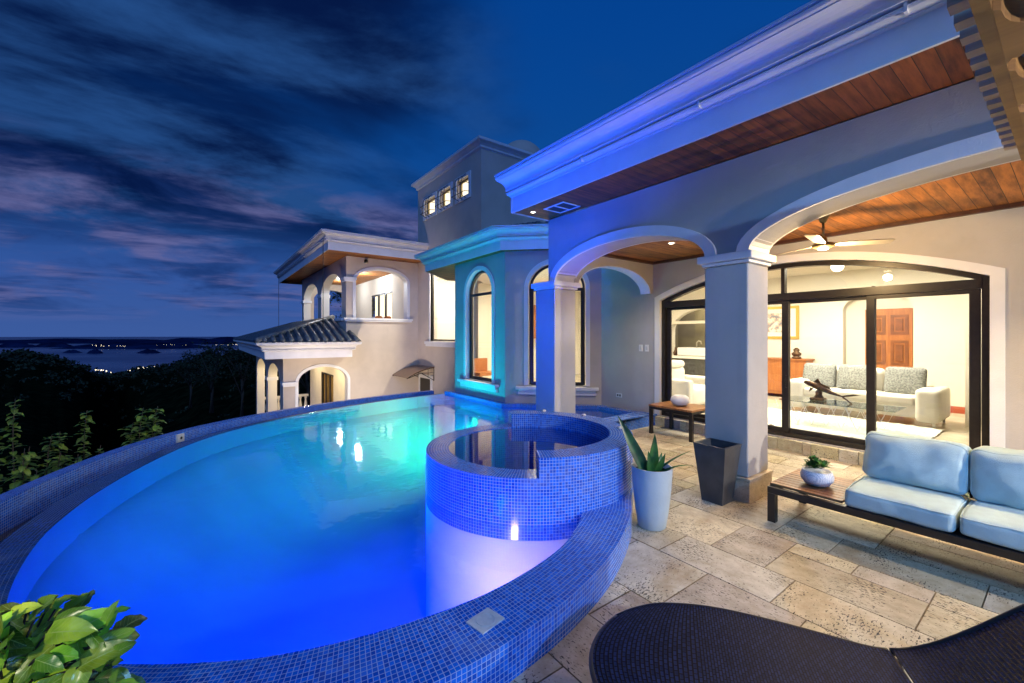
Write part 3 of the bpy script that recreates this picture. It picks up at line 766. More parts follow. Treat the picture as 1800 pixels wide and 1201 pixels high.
# kitchen alcove wall
m = MB(); m.box((12.2, 4.8, 0.168), (12.3, 7.6, 3.0)); m.box((11.41, 4.7, 0.168), (12.2, 4.8, 3.0)); m.box((11.41, 7.6, 0.168), (12.2, 7.7, 3.0)); m.box((11.41, 4.8, 2.9), (12.2, 7.6, 3.0)); m.box((11.31, 4.8, 0.09), (12.2, 7.6, 0.165))
olive = mat('olive_paint', (0.22, 0.19, 0.12), 0.8, var=0.1, vscale=3); m.build('kitchen_wall', olive, villa)
m = MB(); m.box((11.02, 5.25, 0.17), (11.18, 7.15, 0.95)); m.build('kitchen_counter', stonecol, villa)
m = MB(); m.box((10.95, 5.22, 0.952), (11.5, 7.18, 1.02)); m.build('counter_top', inner, villa)
m = MB(); m.box((11.22, 5.24, 1.94), (11.38, 7.16, 2.02)); m.build('kitchen_shelf', inner, villa)
m = MB(); m.box((12.16, 5.9, 1.25), (12.19, 6.35, 1.85)); pk = m.build('kitchen_picture', black, villa)
# interior door
darkwood2 = mat('door_moulding_wood', (0.20, 0.065, 0.018), 0.4, var=0.2, vscale=8)
m = MB(); m.box((11.405, 1.5, 0.17), (11.44, 3.5, 2.7)); m.build('niche_wall', inner, villa)
dr = thing('interior_door', 'brown panelled wooden door behind the cream sofa, in an arched niche', 'door', (11.4, 2.45, 0.17))
m = MB(); m.box((11.32, 1.96, 0.17), (11.37, 2.70, 2.15)); m.build('door_leaf', doorwood, dr)
m = MB()
for a, b in ((2.02, 2.29), (2.37, 2.64)):
    for z0, z1 in ((0.3, 0.9), (1.0, 1.5), (1.62, 2.02)):
        m.ring([(a, z0), (a, z1), (b, z1), (b, z0)], [(a + .05, z0 + .05), (a + .05, z1 - .05), (b - .05, z1 - .05), (b - .05, z0 + .05)], TX(11.32), 0.012, 0, True)
        m.box((11.285, a + .08, z0 + .08), (11.32, b - .08, z1 - .08))
m.build('door_moulding', darkwood2, dr)

# stair hall behind the tall window
m = MB(); m.box((9.4, 11.4, 0.5), (9.5, 16.9, 4.8)); m.box((7.8, 16.75, 0.5), (9.4, 16.9, 4.8)); m.box((7.8, 11.4, 0.5), (9.4, 11.5, 4.8)); m.box((7.8, 11.5, 4.7), (9.4, 16.75, 4.8)); m.build('stair_hall_wall', inner, villa)

# indoor lights (behind ceilings' lamp fittings)
lamp('living_room_light', 'AREA', (8.9, 2.6, 2.96), 280, (1, 0.89, 0.70), (8.9, 2.6, 0), 1.6)
lamp('living_room_light', 'AREA', (8.4, 5.9, 2.96), 150, (1, 0.88, 0.65), (8.2, 5.6, 0), 1.0)
lamp('bay_room_light', 'AREA', (7.0, 8.6, 3.15), 190, (1, 0.88, 0.66), (7.0, 8.6, 0), 1.4)
lamp('kitchen_light', 'AREA', (11.8, 6.3, 2.85), 30, (1, 0.88, 0.65), (11.8, 6.3, 0), 0.5)
lamp('stair_light', 'AREA', (8.5, 14.2, 4.65), 520, (1, 0.9, 0.7), (8.6, 14.2, 0), 1.0)
for i, (x, y) in enumerate(((8.9, 2.6), (8.2, 5.6), (7.0, 8.6))):
    pass
lp_ = thing('pendant_lamp', 'glowing white globe lamp hanging from the living room ceiling', 'lamp', (8.6, 2.42, 3.0))
m = MB(); m.tube([(8.6, 2.42, 3.0), (8.6, 2.42, 2.86)], 0.01); m.build('stem', metal, lp_)
m = MB(); m.lathe([(0.002, -.09)] + [(0.09 * math.cos(R(a)), 0.09 * math.sin(R(a))) for a in range(-75, 80, 15)] + [(0.002, .09)], (8.6, 2.42, 2.77), 20); m.build('globe', glow, lp_, True)
# portico lights
def downlight(x, y, label, power):
    t = thing('downlight', label, 'downlight', (x, y, 2.928), 'downlights in the portico ceiling')
    m = MB(); m.lathe([(0.035, -0.004), (0.055, -0.004), (0.055, 0.0)], (x, y, 2.928), 16); m.build('trim_ring', white, t)
    m = MB(); m.lathe([(0.002, -0.010), (0.033, -0.008), (0.034, -0.004)], (x, y, 2.928), 16); m.build('lamp_disc', glow, t)
    lamp('downlight_lamp', 'SPOT', (x, y, 2.90), power, WARM, (x, y, 0), 0.03, spot_size=R(150), spot_blend=0.6)
downlight(5.40, 3.47, 'glowing round downlight in the wooden ceiling behind the smaller arch', 120)

# fan
fan = thing('ceiling_fan', 'brass ceiling fan with pale blades and glowing lamp under the large arch', 'ceiling fan', (5.4, 1.645, 2.93))
m = MB(); m.lathe([(0.07, 0.0), (0.062, -0.02), (0.035, -0.08), (0.028, -0.11)], (5.4, 1.645, 2.928), 20); m.build('canopy_mount', brassm, fan, True)
m = MB(); m.tube([(5.4, 1.645, 2.82), (5.4, 1.645, 2.64)], 0.012); m.build('rod', brassm, fan, True)
m = MB(); m.lathe([(0.03, 0.11), (0.035, 0.10), (0.035, 0.05), (0.09, 0.035), (0.105, 0.02), (0.10, 0.0), (0.05, -0.02), (0.02, -0.022)], (5.4, 1.645, 2.56), 28); m.build('motor', brassm, fan, True)
for k in range(3):
    a = R(-52 + 120 * k) 
    d = Vector((math.cos(a), math.sin(a), 0)); u = Vector((-d.y, d.x, 0)); c = Vector((5.4, 1.645, 2.585)); m = MB()
    T = lambda q, n, z, d=d, u=u, c=c: tuple(c + d * q + u * n + Vector((0, 0, z - n * 0.18)))
    m.prism([(0.09, -0.03), (0.2, -0.055), (0.58, -0.065), (0.62, -0.045), (0.62, 0.045), (0.58, 0.065), (0.2, 0.055), (0.09, 0.03)], lambda uu, n, z, T=T: T(uu, z, n), -0.004, 0.004)
    m.build('blade', mat('fan_blade_%d' % k, (0.55, 0.50, 0.42), 0.5), fan)
m = MB(); m.lathe([(0.002, -0.012), (0.03, -0.010), (0.045, -0.004), (0.05, 0.0)], (5.4, 1.645, 2.536), 16); m.build('lamp_lens', glow, fan, True)
lamp('fan_lamp', 'POINT', (5.4, 1.645, 2.44), 70, (1, 0.66, 0.30), None, 0.05)
lamp('downlight_lamp', 'SPOT', (5.3, -0.45, 2.90), 300, (1, 0.68, 0.30), (5.0, -0.3, 0), 0.03, spot_size=R(120), spot_blend=0.6)

def plate(y0, y1, z0, z1, label, name, cat, sub, group=None):
    t = thing(name, label, cat, (6.58, (y0 + y1) / 2, z0), group)
    m = MB(); m.box((6.570, y0, z0), (6.579, y1, z1)); bevel(m.build('cover_plate', white, t), 0.003)
    m = MB()
    yc = (y0 + y1) / 2; zc = (z0 + z1) / 2
    if sub == 'rocker': m.box((6.565, yc - .02, zc - .03), (6.571, yc + .02, zc + .03))
    else: m.box((6.568, yc - .045, zc - .02), (6.5705, yc - .01, zc + .02)); m.box((6.568, yc + .01, zc - .02), (6.5705, yc + .045, zc + .02))
    m.build(sub, lidm if sub == 'rocker' else black, t)
plate(4.82, 4.90, 1.305, 1.43, 'white light switch on the portico wall, further from the glass door', 'light_switch', 'light switch', 'rocker')
plate(4.69, 4.77, 1.305, 1.43, 'white light switch on the portico wall, nearer the glass door', 'light_switch', 'light switch', 'rocker')
plate(5.30, 5.44, 0.385, 0.465, 'small white socket low on the portico wall below the switches', 'wall_socket', 'socket', 'socket')

# ================================================================== tower
tower = thing('tower', 'square stucco tower with three small lit windows and white cap moulding', 'tower', (7.47, 14.4, 4.9))
tw = [(13.50, 12.65), (14.87, 13.98), (16.28, 15.28)]
m = MB(); m.panel(TX(7.47), 11.87, 17.0, 4.92, 8.02, [(b, a, 6.56, lambda u: 7.22, 1) for a, b in tw], 0, -0.3)
m.box((7.771, 11.87, 3.9), (12.4, 12.17, 8.02)); m.box((7.47, 11.87, 3.9), (7.77, 12.17, 4.918)); m.box((12.1, 12.17, 3.9), (12.4, 17.0, 8.02)); m.box((7.771, 16.7, 4.8), (12.1, 17.0, 8.02)); m.box((7.8, 12.2, 7.8), (12.1, 16.7, 7.9))
m.build('wall', stucco_far, tower)
m = MB(); m.sweep([(12.4, 11.87), (7.47, 11.87), (7.47, 17.0), (12.4, 17.0)], [(0, 7.86), (0.06, 7.90), (0.06, 7.96), (0.12, 8.02), (0.22, 8.08), (0.22, 8.16), (-0.3, 8.18)][::1])
m.build('cap_moulding', trimw, tower)
for a, b in tw:
    m = MB(); m.ring([(b - .12, 6.42), (b - .12, 7.34), (a + .12, 7.34), (a + .12, 6.42)], [(b, 6.56), (b, 7.22), (a, 7.22), (a, 6.56)], TX(7.47), 0.04, -0.02, True)
    wo_ = m.build('window', trimw, tower)
    m = MB(); m.ring([(b, 6.56), (b, 7.22), (a, 7.22), (a, 6.56)], [(b + .06, 6.62), (b + .06, 7.16), (a - .06, 7.16), (a - .06, 6.62)], TX(7.47), -0.12, -0.18, True); m.build('window_frame', brassm, wo_)
    m = MB(); m.box((7.66, b + .05, 6.6), (7.67, a - .05, 7.2)); m.build('glass_pane', windowglow, wo_)
    c = (a + b) / 2; m = MB()
    for dy in (-.25, 0, .25):
        m.tube([(7.43, c + dy, 7.30), (7.30, c + dy, 7.18), (7.25, c + dy, 6.95), (7.22, c + dy, 6.72), (7.28, c + dy, 6.52), (7.43, c + dy, 6.46)], 0.012, 6)
    for z in (6.62, 6.92): m.tube([(7.42, c - .5, z), (7.26, c - .45, z), (7.24, c + .45, z), (7.42, c + .5, z)], 0.012, 6)
    m.build('window_grille', black, wo_)
dome = MB(); dome.lathe([(1.05 * math.cos(R(a)), 1.05 * math.sin(R(a)) * 1.0) for a in range(0, 90, 8)] + [(0.01, 1.05)], (11.5, 14.9, 9.25), 36)
dome.lathe([(1.1, 0), (1.1, 1.3)], (11.5, 14.9, 7.94), 36)
tag(dome.build('roof_dome', stucco_far, None, True, (11.5, 14.9, 8.0)), 'pale rounded dome rising behind the tower roof', 'dome')

# ================================================================== loggia wing
wing = thing('guest_wing', 'two storey pale wing with arched loggias and white cornices beyond the far pool end', 'building', (4.48, 17, -3))
m = MB()
m.panel(TY(17.0), 4.48, 7.47, 1.30, 4.72, [(4.84, 6.98, 2.30, ell(4.84, 6.98, 3.80, 0.50), 28)], 0, -0.35)
m.panel(TY(17.0), 2.30, 7.47, -3.2, 1.298, [(2.79, 4.53, -3.1, ell(2.79, 4.53, -0.13, 0.55), 28)], 0, -0.35)
m.panel(TX(4.48), 17.352, 26.1, 1.30, 4.72, [(17.65, 21.27, 2.30, ell(17.65, 21.27, 3.55, 0.72), 24), (22.0, 25.6, 2.30, ell(22.0, 25.6, 3.55, 0.72), 24)], 0, -0.35)
m.panel(TX(2.30), 17.352, 26.6, -3.2, 1.0, [(17.7, 21.4, -3.1, ell(17.7, 21.4, -0.25, 0.72), 24), (22.05, 26.1, -3.1, ell(22.05, 26.1, -0.25, 0.72), 24)], 0, -0.35)
m.panel(TY(26.1), 4.832, 7.4, 1.3, 4.72, [(5.1, 7.1, 2.3, ell(5.1, 7.1, 3.7, 0.55), 20)], 0, -0.35)
m.build('wall', stucco_far, wing)
m = MB()
m.ring(outline(4.84, 6.98, 2.30, 3.80, 0.50, 0.11), outline(4.84, 6.98, 2.30, 3.80, 0.50, -0.003), TY(17.0), 0.04, -0.36)
m.build('arch_trim', trimw, wing); m = MB()
m.ring(outline(2.79, 4.53, -3.1, -0.13, 0.55, 0.10), outline(2.79, 4.53, -3.1, -0.13, 0.55, -0.003), TY(17.0), 0.04, -0.36)
m.build('arch_trim', trimw, wing)
for a, b, zs in ((17.65, 21.27, 3.55), (22.0, 25.6, 3.55)): m = MB(); m.ring(outline(a, b, 2.3, zs, 0.72, 0.0), outline(a, b, 2.3, zs, 0.72, -0.015), TX(4.48), 0.003, -0.353); m.build('arch_lining', inner, wing)
for a, b, zs in ((17.7, 21.4, -0.25), (22.05, 26.1, -0.25)): m = MB(); m.ring(outline(a, b, -3.1, zs, 0.72, 0.0), outline(a, b, -3.1, zs, 0.72, -0.015), TX(2.30), 0.003, -0.353); m.build('arch_lining', inner, wing)
m = MB()
m.box((4.42, 16.90, 2.16), (7.15, 16.998, 2.22)); m.box((4.38, 16.86, 2.222), (7.18, 16.998, 2.30))
m.build('window_sill', trimw, wing); m = MB(); m.box((4.40, 17.352, 2.20), (4.478, 26.1, 2.30)); m.build('window_sill', trimw, wing)
m = MB()
for x, y, z in ((4.66, 17.175, 3.72), (2.55, 17.175, -0.25)):
    m = MB(); m.box((x - .26, y - .26, z), (x + .17, y + .20, z + .07)); m.box((x - .29, y - .29, z + .072), (x + .20, y + .22, z + .16)); m.build('capital', trimw, wing)
for y in (21.63, 25.85): m = MB(); m.box((4.43, y - .34, 3.40), (4.88, y + .34, 3.54)); m.build('capital', trimw, wing)
m = MB(); m.box((2.25, 21.36, -0.40), (2.70, 22.08, -0.26)); m.build('capital', trimw, wing)
cornice([(7.46, 16.14), (3.62, 16.14), (3.62, 28.5)], 4.72, 0.66, 0.28, 'upper_cornice', wing)
m = MB(); m.prism([(3.66, 28.4), (3.66, 16.18), (7.46, 16.18), (7.46, 28.4)], lambda u, n, z: (u, z, n), 4.73, 4.76); m.build('upper_soffit', ceilwood, wing)
m = MB(); m.prism([(3.5, 28.5), (3.5, 16.0), (7.46, 16.0), (7.46, 28.5)], lambda u, n, z: (u, z, n), 5.36, 5.40); m.build('flat_roof', stucco_far, wing)
cornice([(4.48, 16.99), (4.48, 16.15), (1.64, 16.15), (1.64, 29.0)], 0.80, 0.56, 0.28, 'lower_cornice', wing)
m = MB(); m.prism([(1.68, 28.9), (1.68, 16.2), (4.44, 16.2), (4.44, 16.99), (2.3, 16.99), (2.3, 28.9)], lambda u, n, z: (u, z, n), 0.82, 0.86); m.build('lower_soffit', trimw, wing)
# lower hip roof with cover tiles
m = MB()
ex, ey, ez = 1.36, 15.87, 1.385; wx = 4.45; k_ = 0.31
m.add([(ex, ey, ez), (4.74, ey, ez), (4.74, 16.98, ez + 1.11 * k_), (wx, 16.98, ez + 1.11 * k_), (wx, ey + wx - ex, ez + (wx - ex) * k_)])
m.add([(ex, 29.2, ez), (ex, ey, ez), (wx, ey + wx - ex, ez + (wx - ex) * k_), (wx, 26.2, ez + (wx - ex) * k_)])
x = ex + 0.25
while x < 4.7:
    yt = ey + (x - ex) if x < wx - 0.02 else 16.95
    m.tube([(x, ey + .02, ez + .03), (x, yt, ez + .03 + (yt - ey) * k_)], 0.075, 8); x += 0.27
y = ey + 0.3
while y < 29:
    xt = min(wx, ex + (y - ey)); m.tube([(ex + .02, y, ez + .03), (xt, y, ez + .03 + (xt - ex) * k_)], 0.07, 6); y += 0.27
m.tube([(ex, ey, ez + .05), (wx, ey + wx - ex, ez + .05 + (wx - ex) * k_)], 0.10, 8)
m.build('lower_roof', roofm, wing, True)
# loggia insides
m = MB()
m.box((4.84, 17.36, 1.35), (7.4, 26.09, 1.45)); m.box((2.66, 17.36, -3.1), (7.4, 27.2, -2.95))
m.build('loggia_floor', floorin, wing)
m = MB(); m.box((4.832, 17.355, 4.60), (7.4, 26.09, 4.66)); m.build('loggia_ceiling', ceilwood, wing)
m = MB(); m.box((2.66, 17.355, 0.78), (7.4, 26.5, 0.85)); m.panel(TX(7.3), 17.355, 26.09, 1.46, 4.59, [(19.6, 22.7, 1.5, lambda u: 3.75, 1)], 0, -0.1)
m.panel(TX(5.0), 17.4, 26.6, -2.94, 0.77, [(21.2, 23.8, -2.9, lambda u: -0.3, 1)], 0, -0.1)
m.build('loggia_wall', inner, wing)
m = MB()
for (X, a, b, z0, z1) in ((7.32, 19.6, 22.7, 1.5, 3.75), (5.02, 21.2, 23.8, -2.9, -0.3)):
    n_ = 3; m = MB()
    for k in range(n_):
        p = a + (b - a) * k / n_; q = a + (b - a) * (k + 1) / n_
        m.ring([(p, z0), (p, z1), (q, z1), (q, z0)], [(p + .08, z0 + .08), (p + .08, z1 - .08), (q - .08, z1 - .08), (q - .08, z0 + .08)], TX(X), 0, -0.06, True)
    m.build('glazed_door', black, wing)
m = MB(); m.box((7.6, 19.4, 1.4), (7.62, 23.0, 3.9)); m.build('lit_room', windowglow, wing)
m = MB()
for k in range(40):
    y = 21.2 + 2.6 * k / 40; m.tube([(5.2 + 0.03 * math.sin(k * 1.9), y, -2.9), (5.2 + 0.03 * math.sin(k * 1.9), y, -0.3)], 0.045, 6)
m.build('curtain', curtain, wing, True)
# balustrades
bal = thing('balustrade', 'cream balustrade of turned balusters inside the lower arches of the far wing', 'balustrade', (3.6, 26.9, -2.95))
m = MB(); m.box((2.66, 26.8, -1.95), (4.95, 27.05, -1.83)); m.build('rail', inner, bal); 
m = MB(); m.box((2.66, 26.8, -2.95), (4.95, 27.05, -2.8)); m.build('plinth', inner, bal)
for k in range(8):
    m = MB(); m.lathe([(0.07, 0), (0.07, 0.06), (0.04, 0.1), (0.09, 0.32), (0.085, 0.4), (0.04, 0.68), (0.07, 0.78), (0.07, 0.85)], (2.85 + 0.28 * k, 26.92, -2.8), 14); m.build('baluster', inner, bal, True)
# orange cushions and bench in the upper loggia
ob = thing('loggia_armchair', 'white chair with orange cushions in the upper loggia', 'chair', (6.3, 18.3, 1.45))
m = MB(); m.rbox((5.95, 18.0, 1.45), (6.75, 18.6, 1.95), .08); m.rbox((5.95, 18.5, 1.9), (6.75, 18.7, 2.42), .06); m.build('seat_frame', white, ob, True)
for x in (6.05, 6.45):
    m = MB(); m.rbox((x, 18.2, 1.98), (x + .3, 18.38, 2.46), .07); m.build('cushion', orange, ob, True)
lamp('loggia_light', 'POINT', (6.0, 20.6, 4.2), 170, (0.86, 0.93, 1), None, 0.1)
lamp('loggia_light', 'POINT', (6.0, 24.0, 4.2), 80, (0.86, 0.93, 1), None, 0.1)
lamp('lower_loggia_light', 'POINT', (3.6, 19.6, 0.3), 130, (1, 0.78, 0.46), None, 0.1)
lamp('lower_loggia_light', 'POINT', (3.4, 24.2, 0.3), 140, (1, 0.78, 0.46), None, 0.1)
lamp('wing_floodlight', 'SPOT', (3.4, 12.2, -1.6), 1020, (1, 0.8, 0.62), (5.0, 17.0, 1.6), 0.15, spot_size=R(100), spot_blend=0.9)

for (x, y, za, zb, lb) in ((3.42, 15.97, 5.05, 1.6, 'thin dark rain chain hanging from the near corner of the upper cornice'), (3.42, 26.9, 5.05, -2.9, 'thin dark rain chain hanging from the far corner of the upper cornice')):
    m = MB(); m.tube([(x, y, za - (za - zb) * k / 20) for k in range(21)], 0.012, 6)
    tag(m.build('rain_chain', black, None, True, (x, y, zb)), lb, 'rain chain', 'rain chains of the far wing')
wp = thing('wall_panel', 'small dark square control panel on the living room wall left of the kitchen arch', 'control panel', (11.19, 7.35, 2.1))
m = MB(); m.box((11.17, 7.28, 2.08), (11.199, 7.44, 2.24)); m.build('housing', black, wp)
m = MB(); m.box((11.165, 7.30, 2.10), (11.17, 7.42, 2.22)); m.build('screen', stonecol, wp)
# small side door and canopy
sdoor = thing('side_door', 'black service door in the pale wall beyond the far corner of the pool', 'door', (7.46, 16.2, -2))
m = MB(); m.box((7.44, 15.69, -1.9), (7.468, 16.70, -0.19)); m.build('door_leaf', black, sdoor)
m = MB(); m.ring([(15.55, -1.9), (15.55, -0.02), (16.84, -0.02), (16.84, -1.9)], [(15.69, -1.9), (15.69, -0.18), (16.70, -0.18), (16.70, -1.9)], TX(7.47), 0.05, 0.002); m.build('door_surround', trimw, sdoor)
can = thing('door_canopy', 'curved brown canopy on black brackets over the service door', 'canopy', (7.47, 16.2, 0.3))
def cpt(t): return (7.46 - 1.15 * t, 0.34 - 0.05 * t - 0.32 * t * t)
m = MB()
V = []; F = []
for k in range(13):
    x, z = cpt(k / 12)
    V += [(x, 15.35, z), (x, 16.95, z), (x, 15.35, z - .02), (x, 16.95, z - .02)]
for k in range(12):
    a = 4 * k; b = a + 4; F += [(a, b, b + 1, a + 1), (a + 2, a + 3, b + 3, b + 2), (a, a + 2, b + 2, b), (a + 1, b + 1, b + 3, a + 3)]
F += [(48, 50, 51, 49)]
m.mesh(V, F); m.build('sheet', awningm, can)
m = MB()
for y in (15.40, 16.90):
    m = MB(); m.tube([(7.45, y, 0.33), (7.45, y, -0.22)], 0.018, 6); m.tube([(cpt(k / 8)[0], y, cpt(k / 8)[1] - .04) for k in range(9)], 0.018, 6)
    m.tube([(7.45, y, -0.2), (6.9, y, 0.12), (6.35, y, -0.06)], 0.015, 6); m.tube([(7.45, y, 0.1), (6.9, y, 0.12)], 0.012, 6); m.tube([(7.2, y, -0.06), (7.2, y, 0.28)], 0.012, 6)
    m.build('bracket', black, can)

sl = thing('security_lamp', 'small dark security lamp under the cornice of the far wing', 'lamp', (5.2, 16.9, 4.6))
m = MB(); m.tube([(5.2, 16.99, 4.62), (5.2, 16.85, 4.58)], 0.03, 8); m.lathe([(0.03, 0.08), (0.07, 0.04), (0.08, -0.04), (0.04, -0.06)], (5.2, 16.82, 4.55), 12); m.build('housing', black, sl, True)

# ================================================================== pool
def catmull(P, n=10):
    P = [Vector((p[0], p[1])) for p in P]; out = []
    for i in range(len(P) - 1):
        p0 = P[max(i - 1, 0)]; p1 = P[i]; p2 = P[i + 1]; p3 = P[min(i + 2, len(P) - 1)]
        for k in range(n):
            t = k / n
            out.append(0.5 * ((2 * p1) + (p2 - p0) * t + (2 * p0 - 5 * p1 + 4 * p2 - p3) * t * t + (3 * p1 - p0 - 3 * p2 + p3) * t ** 3))
    out.append(P[-1]); return out
def resample(P, step):
    L = [0]
    for a, b in zip(P[:-1], P[1:]): L.append(L[-1] + (b - a).length)
    n = max(2, int(round(L[-1] / step))); out = []; j = 0
    for k in range(n + 1):
        s_ = L[-1] * k / n
        while j < len(P) - 2 and L[j + 1] < s_: j += 1
        f = (s_ - L[j]) / max(1e-9, L[j + 1] - L[j]); out.append(P[j].lerp(P[j + 1], min(1, f)))
    return out
SC = Vector((2.68, 3.35)); SRo, SRi = 1.03, 0.81
spa_arc = [(SC.x + 0.93 * math.cos(R(a)), SC.y + 0.93 * math.sin(R(a))) for a in range(262, 430, 14)]
inner_pts = [(-0.70, 2.98), (-0.56, 2.75), (-0.39, 2.53), (-0.06, 2.28), (0.29, 2.09), (0.76, 1.965), (1.29, 1.925), (1.86, 2.03), (2.25, 2.22)] + spa_arc + [(3.35, 4.42), (3.7, 4.72), (4.1, 4.83), (4.7, 4.85), (6.56, 4.85)]
outer_pts = [(-1.25, 2.95), (-1.05, 2.6), (-0.5, 1.98), (0.1, 1.68), (0.76, 1.555), (1.28, 1.575), (1.75, 1.67), (2.21, 1.83), (2.7, 2.09), (2.94, 2.27), (3.28, 2.52), (3.58, 2.85), (3.78, 3.3), (3.88, 3.8), (4.0, 4.2), (4.35, 4.44), (4.9, 4.5), (6.56, 4.5)]
Cin = resample(catmull(inner_pts), 0.05); Cout = resample(catmull(outer_pts), 0.08)
ZC, ZW = 0.19, 0.12
pool = thing('swimming_pool', 'curved infinity pool with blue mosaic coping and glowing blue to turquoise water', 'pool', (1.5, 5, 0))
# match inner to outer
pairs = []; j = 0
for k, o in enumerate(Cout):
    lim = min(len(Cin), j + 12) if k else 1
    if k == len(Cout) - 1: j = len(Cin) - 1
    else:
        j = min(range(j, max(j + 1, lim)), key=lambda q: (Cin[q] - o).length)
    pairs.append((j, o))
js = [p_[0] for p_ in pairs]; sm_ = []
for k in range(len(js)):
    h_ = min(7, k, len(js) - 1 - k); sm_.append(sum(js[k - h_:k + h_ + 1]) / (2 * h_ + 1))
def cin(f): i_ = min(len(Cin) - 2, int(f)); return Cin[i_].lerp(Cin[i_ + 1], f - i_)
pairs = [(cin(f), p_[1]) for f, p_ in zip(sm_, pairs)]
m = MB(); u = 0
for (i0, o0), (i1, o1) in zip(pairs[:-1], pairs[1:]):
    du = (o1 - o0).length; w0 = (o0 - i0).length; w1 = (o1 - i1).length
    m.add([(o0.x, o0.y, ZC), (o1.x, o1.y, ZC), (i1.x, i1.y, ZC), (i0.x, i0.y, ZC)], [(u, 0), (u + du, 0), (u + du, w1), (u, w0)])
    m.add([(o0.x, o0.y, 0.0), (o1.x, o1.y, 0.0), (o1.x, o1.y, ZC), (o0.x, o0.y, ZC)], [(u, -ZC), (u + du, -ZC), (u + du, 0), (u, 0)])
    m.add([(i0.x, i0.y, ZC), (i1.x, i1.y, ZC), (i1.x, i1.y, -0.12), (i0.x, i0.y, -0.12)], [(u, 0.0), (u + du, 0.0), (u + du, .31), (u, .31)])
    u += du
m.build('coping', mosaic, pool)
# wall ledge below the bay
ledge_in = [(6.56, 4.85), (6.40, 4.86), (6.40, 5.75), (5.02, 7.15), (5.00, 9.45), (4.95, 9.62)]
ledge_out = [(6.575, 4.85), (6.575, 4.86), (6.575, 5.84), (5.16, 7.25), (5.155, 9.45), (5.155, 9.70)]
m = MB(); u = 0
for k in range(5):
    a, b = Vector(ledge_in[k]), Vector(ledge_in[k + 1]); c, d = Vector(ledge_out[k]), Vector(ledge_out[k + 1]); L = (b - a).length; wd = (c - a).length
    m.add([(a.x, a.y, .175), (c.x, c.y, .175), (d.x, d.y, .175), (b.x, b.y, .175)], [(u, 0), (u, .16), (u + L, .16), (u + L, 0)])
    m.add([(a.x, a.y, .175), (b.x, b.y, .175), (b.x, b.y, -.30), (a.x, a.y, -.30)], [(u, 0), (u + L, 0), (u + L, .475), (u, .475)])
    u += L
m.build('wall_ledge', mosaic, pool)
# infinity weir
weir_pts = [(4.98, 9.62), (4.67, 9.60), (3.68, 9.44), (2.6, 9.15), (1.7, 8.78), (0.95, 8.35), (0.35, 7.87), (-0.10, 7.30), (-0.40, 6.72), (-0.64, 6.1), (-0.83, 5.45), (-0.94, 4.8), (-0.96, 4.3), (-0.91, 3.7), (-0.80, 3.2), (-0.70, 2.98)]
Wv = resample(catmull(weir_pts), 0.12)
def offs(P, d):
    out = []
    for i, p in enumerate(P):
        t = (P[min(i + 1, len(P) - 1)] - P[max(i - 1, 0)]).normalized(); out.append(p + Vector((t.y, -t.x)) * -d if False else p + Vector((-t.y, t.x)) * -d)
    return out
Wo = offs(Wv, 0.24); To = offs(Wv, 0.66); Oo = offs(Wv, 0.80)
def strip(m, A, B, za, zb, flip=False):
    u = 0
    for k in range(len(A) - 1):
        L = (A[k + 1] - A[k]).length; wd = math.hypot((B[k] - A[k]).length, zb - za)
        m.add([(A[k].x, A[k].y, za), (A[k + 1].x, A[k + 1].y, za), (B[k + 1].x, B[k + 1].y, zb), (B[k].x, B[k].y, zb)], [(u, 0), (u + L, 0), (u + L, wd), (u, wd)]); u += L
m = MB(); strip(m, Wv, Wo, ZW - .008, ZW - .03); strip(m, Wo, Wo, ZW - .03, -0.5); m.build('infinity_edge', mosaic_wet, pool)
m = MB(); strip(m, To, To, -0.4, 0.12); strip(m, To, Oo, 0.12, 0.12); strip(m, Oo, Oo, 0.12, -2.5); m.build('outer_wall', mosaic, pool)
m = MB(); strip(m, Wo, To, -0.4, -0.4); m.build('trough_floor', mosaic_wet, pool)
m = MB(); strip(m, Wo, To, -0.17, -0.17); structure(m.build('trough_water', troughwater))
# floor inlet box on the outer wall
k = min(range(len(To)), key=lambda q: (To[q] - Vector((-0.30, 8.05))).length)
p = To[k]; d = (p - Wv[k]).normalized(); tt = Vector((-d.y, d.x))
T = lambda u, n, z: (p.x + tt.x * u - d.x * n, p.y + tt.y * u - d.y * n, z)
m = MB(); m.box((-.06, 0.0, -0.02), (.06, 0.03, 0.10), T); m.box((-.035, 0.03, 0.005), (.035, 0.034, 0.075), T)
q = MB()
ib = m.build('inlet_plate', lidm, pool)
q.lathe([(0.002, 0.0), (0.022, 0.0)], (0, 0, 0), 12, lambda a, b, c: T(a, 0.036, 0.04 + b)); q.build('inlet_hole', black, ib)
# shell
loop = [v for v in Cin if True] + [Vector(v) for v in ledge_in[1:]] + Wv[2:]
clean = [loop[0]]
for v in loop[1:]:
    if (v - clean[-1]).length > 0.03: clean.append(v)
if (clean[0] - clean[-1]).length < 0.03: clean.pop()
loop = clean
m = MB(); n_ = len(loop); ZF = -1.35
for k in range(n_):
    a, b = loop[k], loop[(k + 1) % n_]
    m.add([(a.x, a.y, -0.119), (b.x, b.y, -0.119), (b.x, b.y, -0.16), (a.x, a.y, -0.16)])
for k in range(len(Wv) - 1):
    a, b = Wv[k], Wv[k + 1]; m.add([(a.x, a.y, ZW - .01), (b.x, b.y, ZW - .01), (b.x, b.y, -0.12), (a.x, a.y, -0.12)])
tri = tessellate_polygon([[Vector((v.x, v.y, 0)) for v in loop]])
m.build('pool_wall', plaster_blue, pool)
def inloop(x, y):
    c = False; j_ = n_ - 1
    for i_ in range(n_):
        if (loop[i_].y > y) != (loop[j_].y > y) and x < (loop[j_].x - loop[i_].x) * (y - loop[i_].y) / (loop[j_].y - loop[i_].y) + loop[i_].x: c = not c
        j_ = i_
    return c
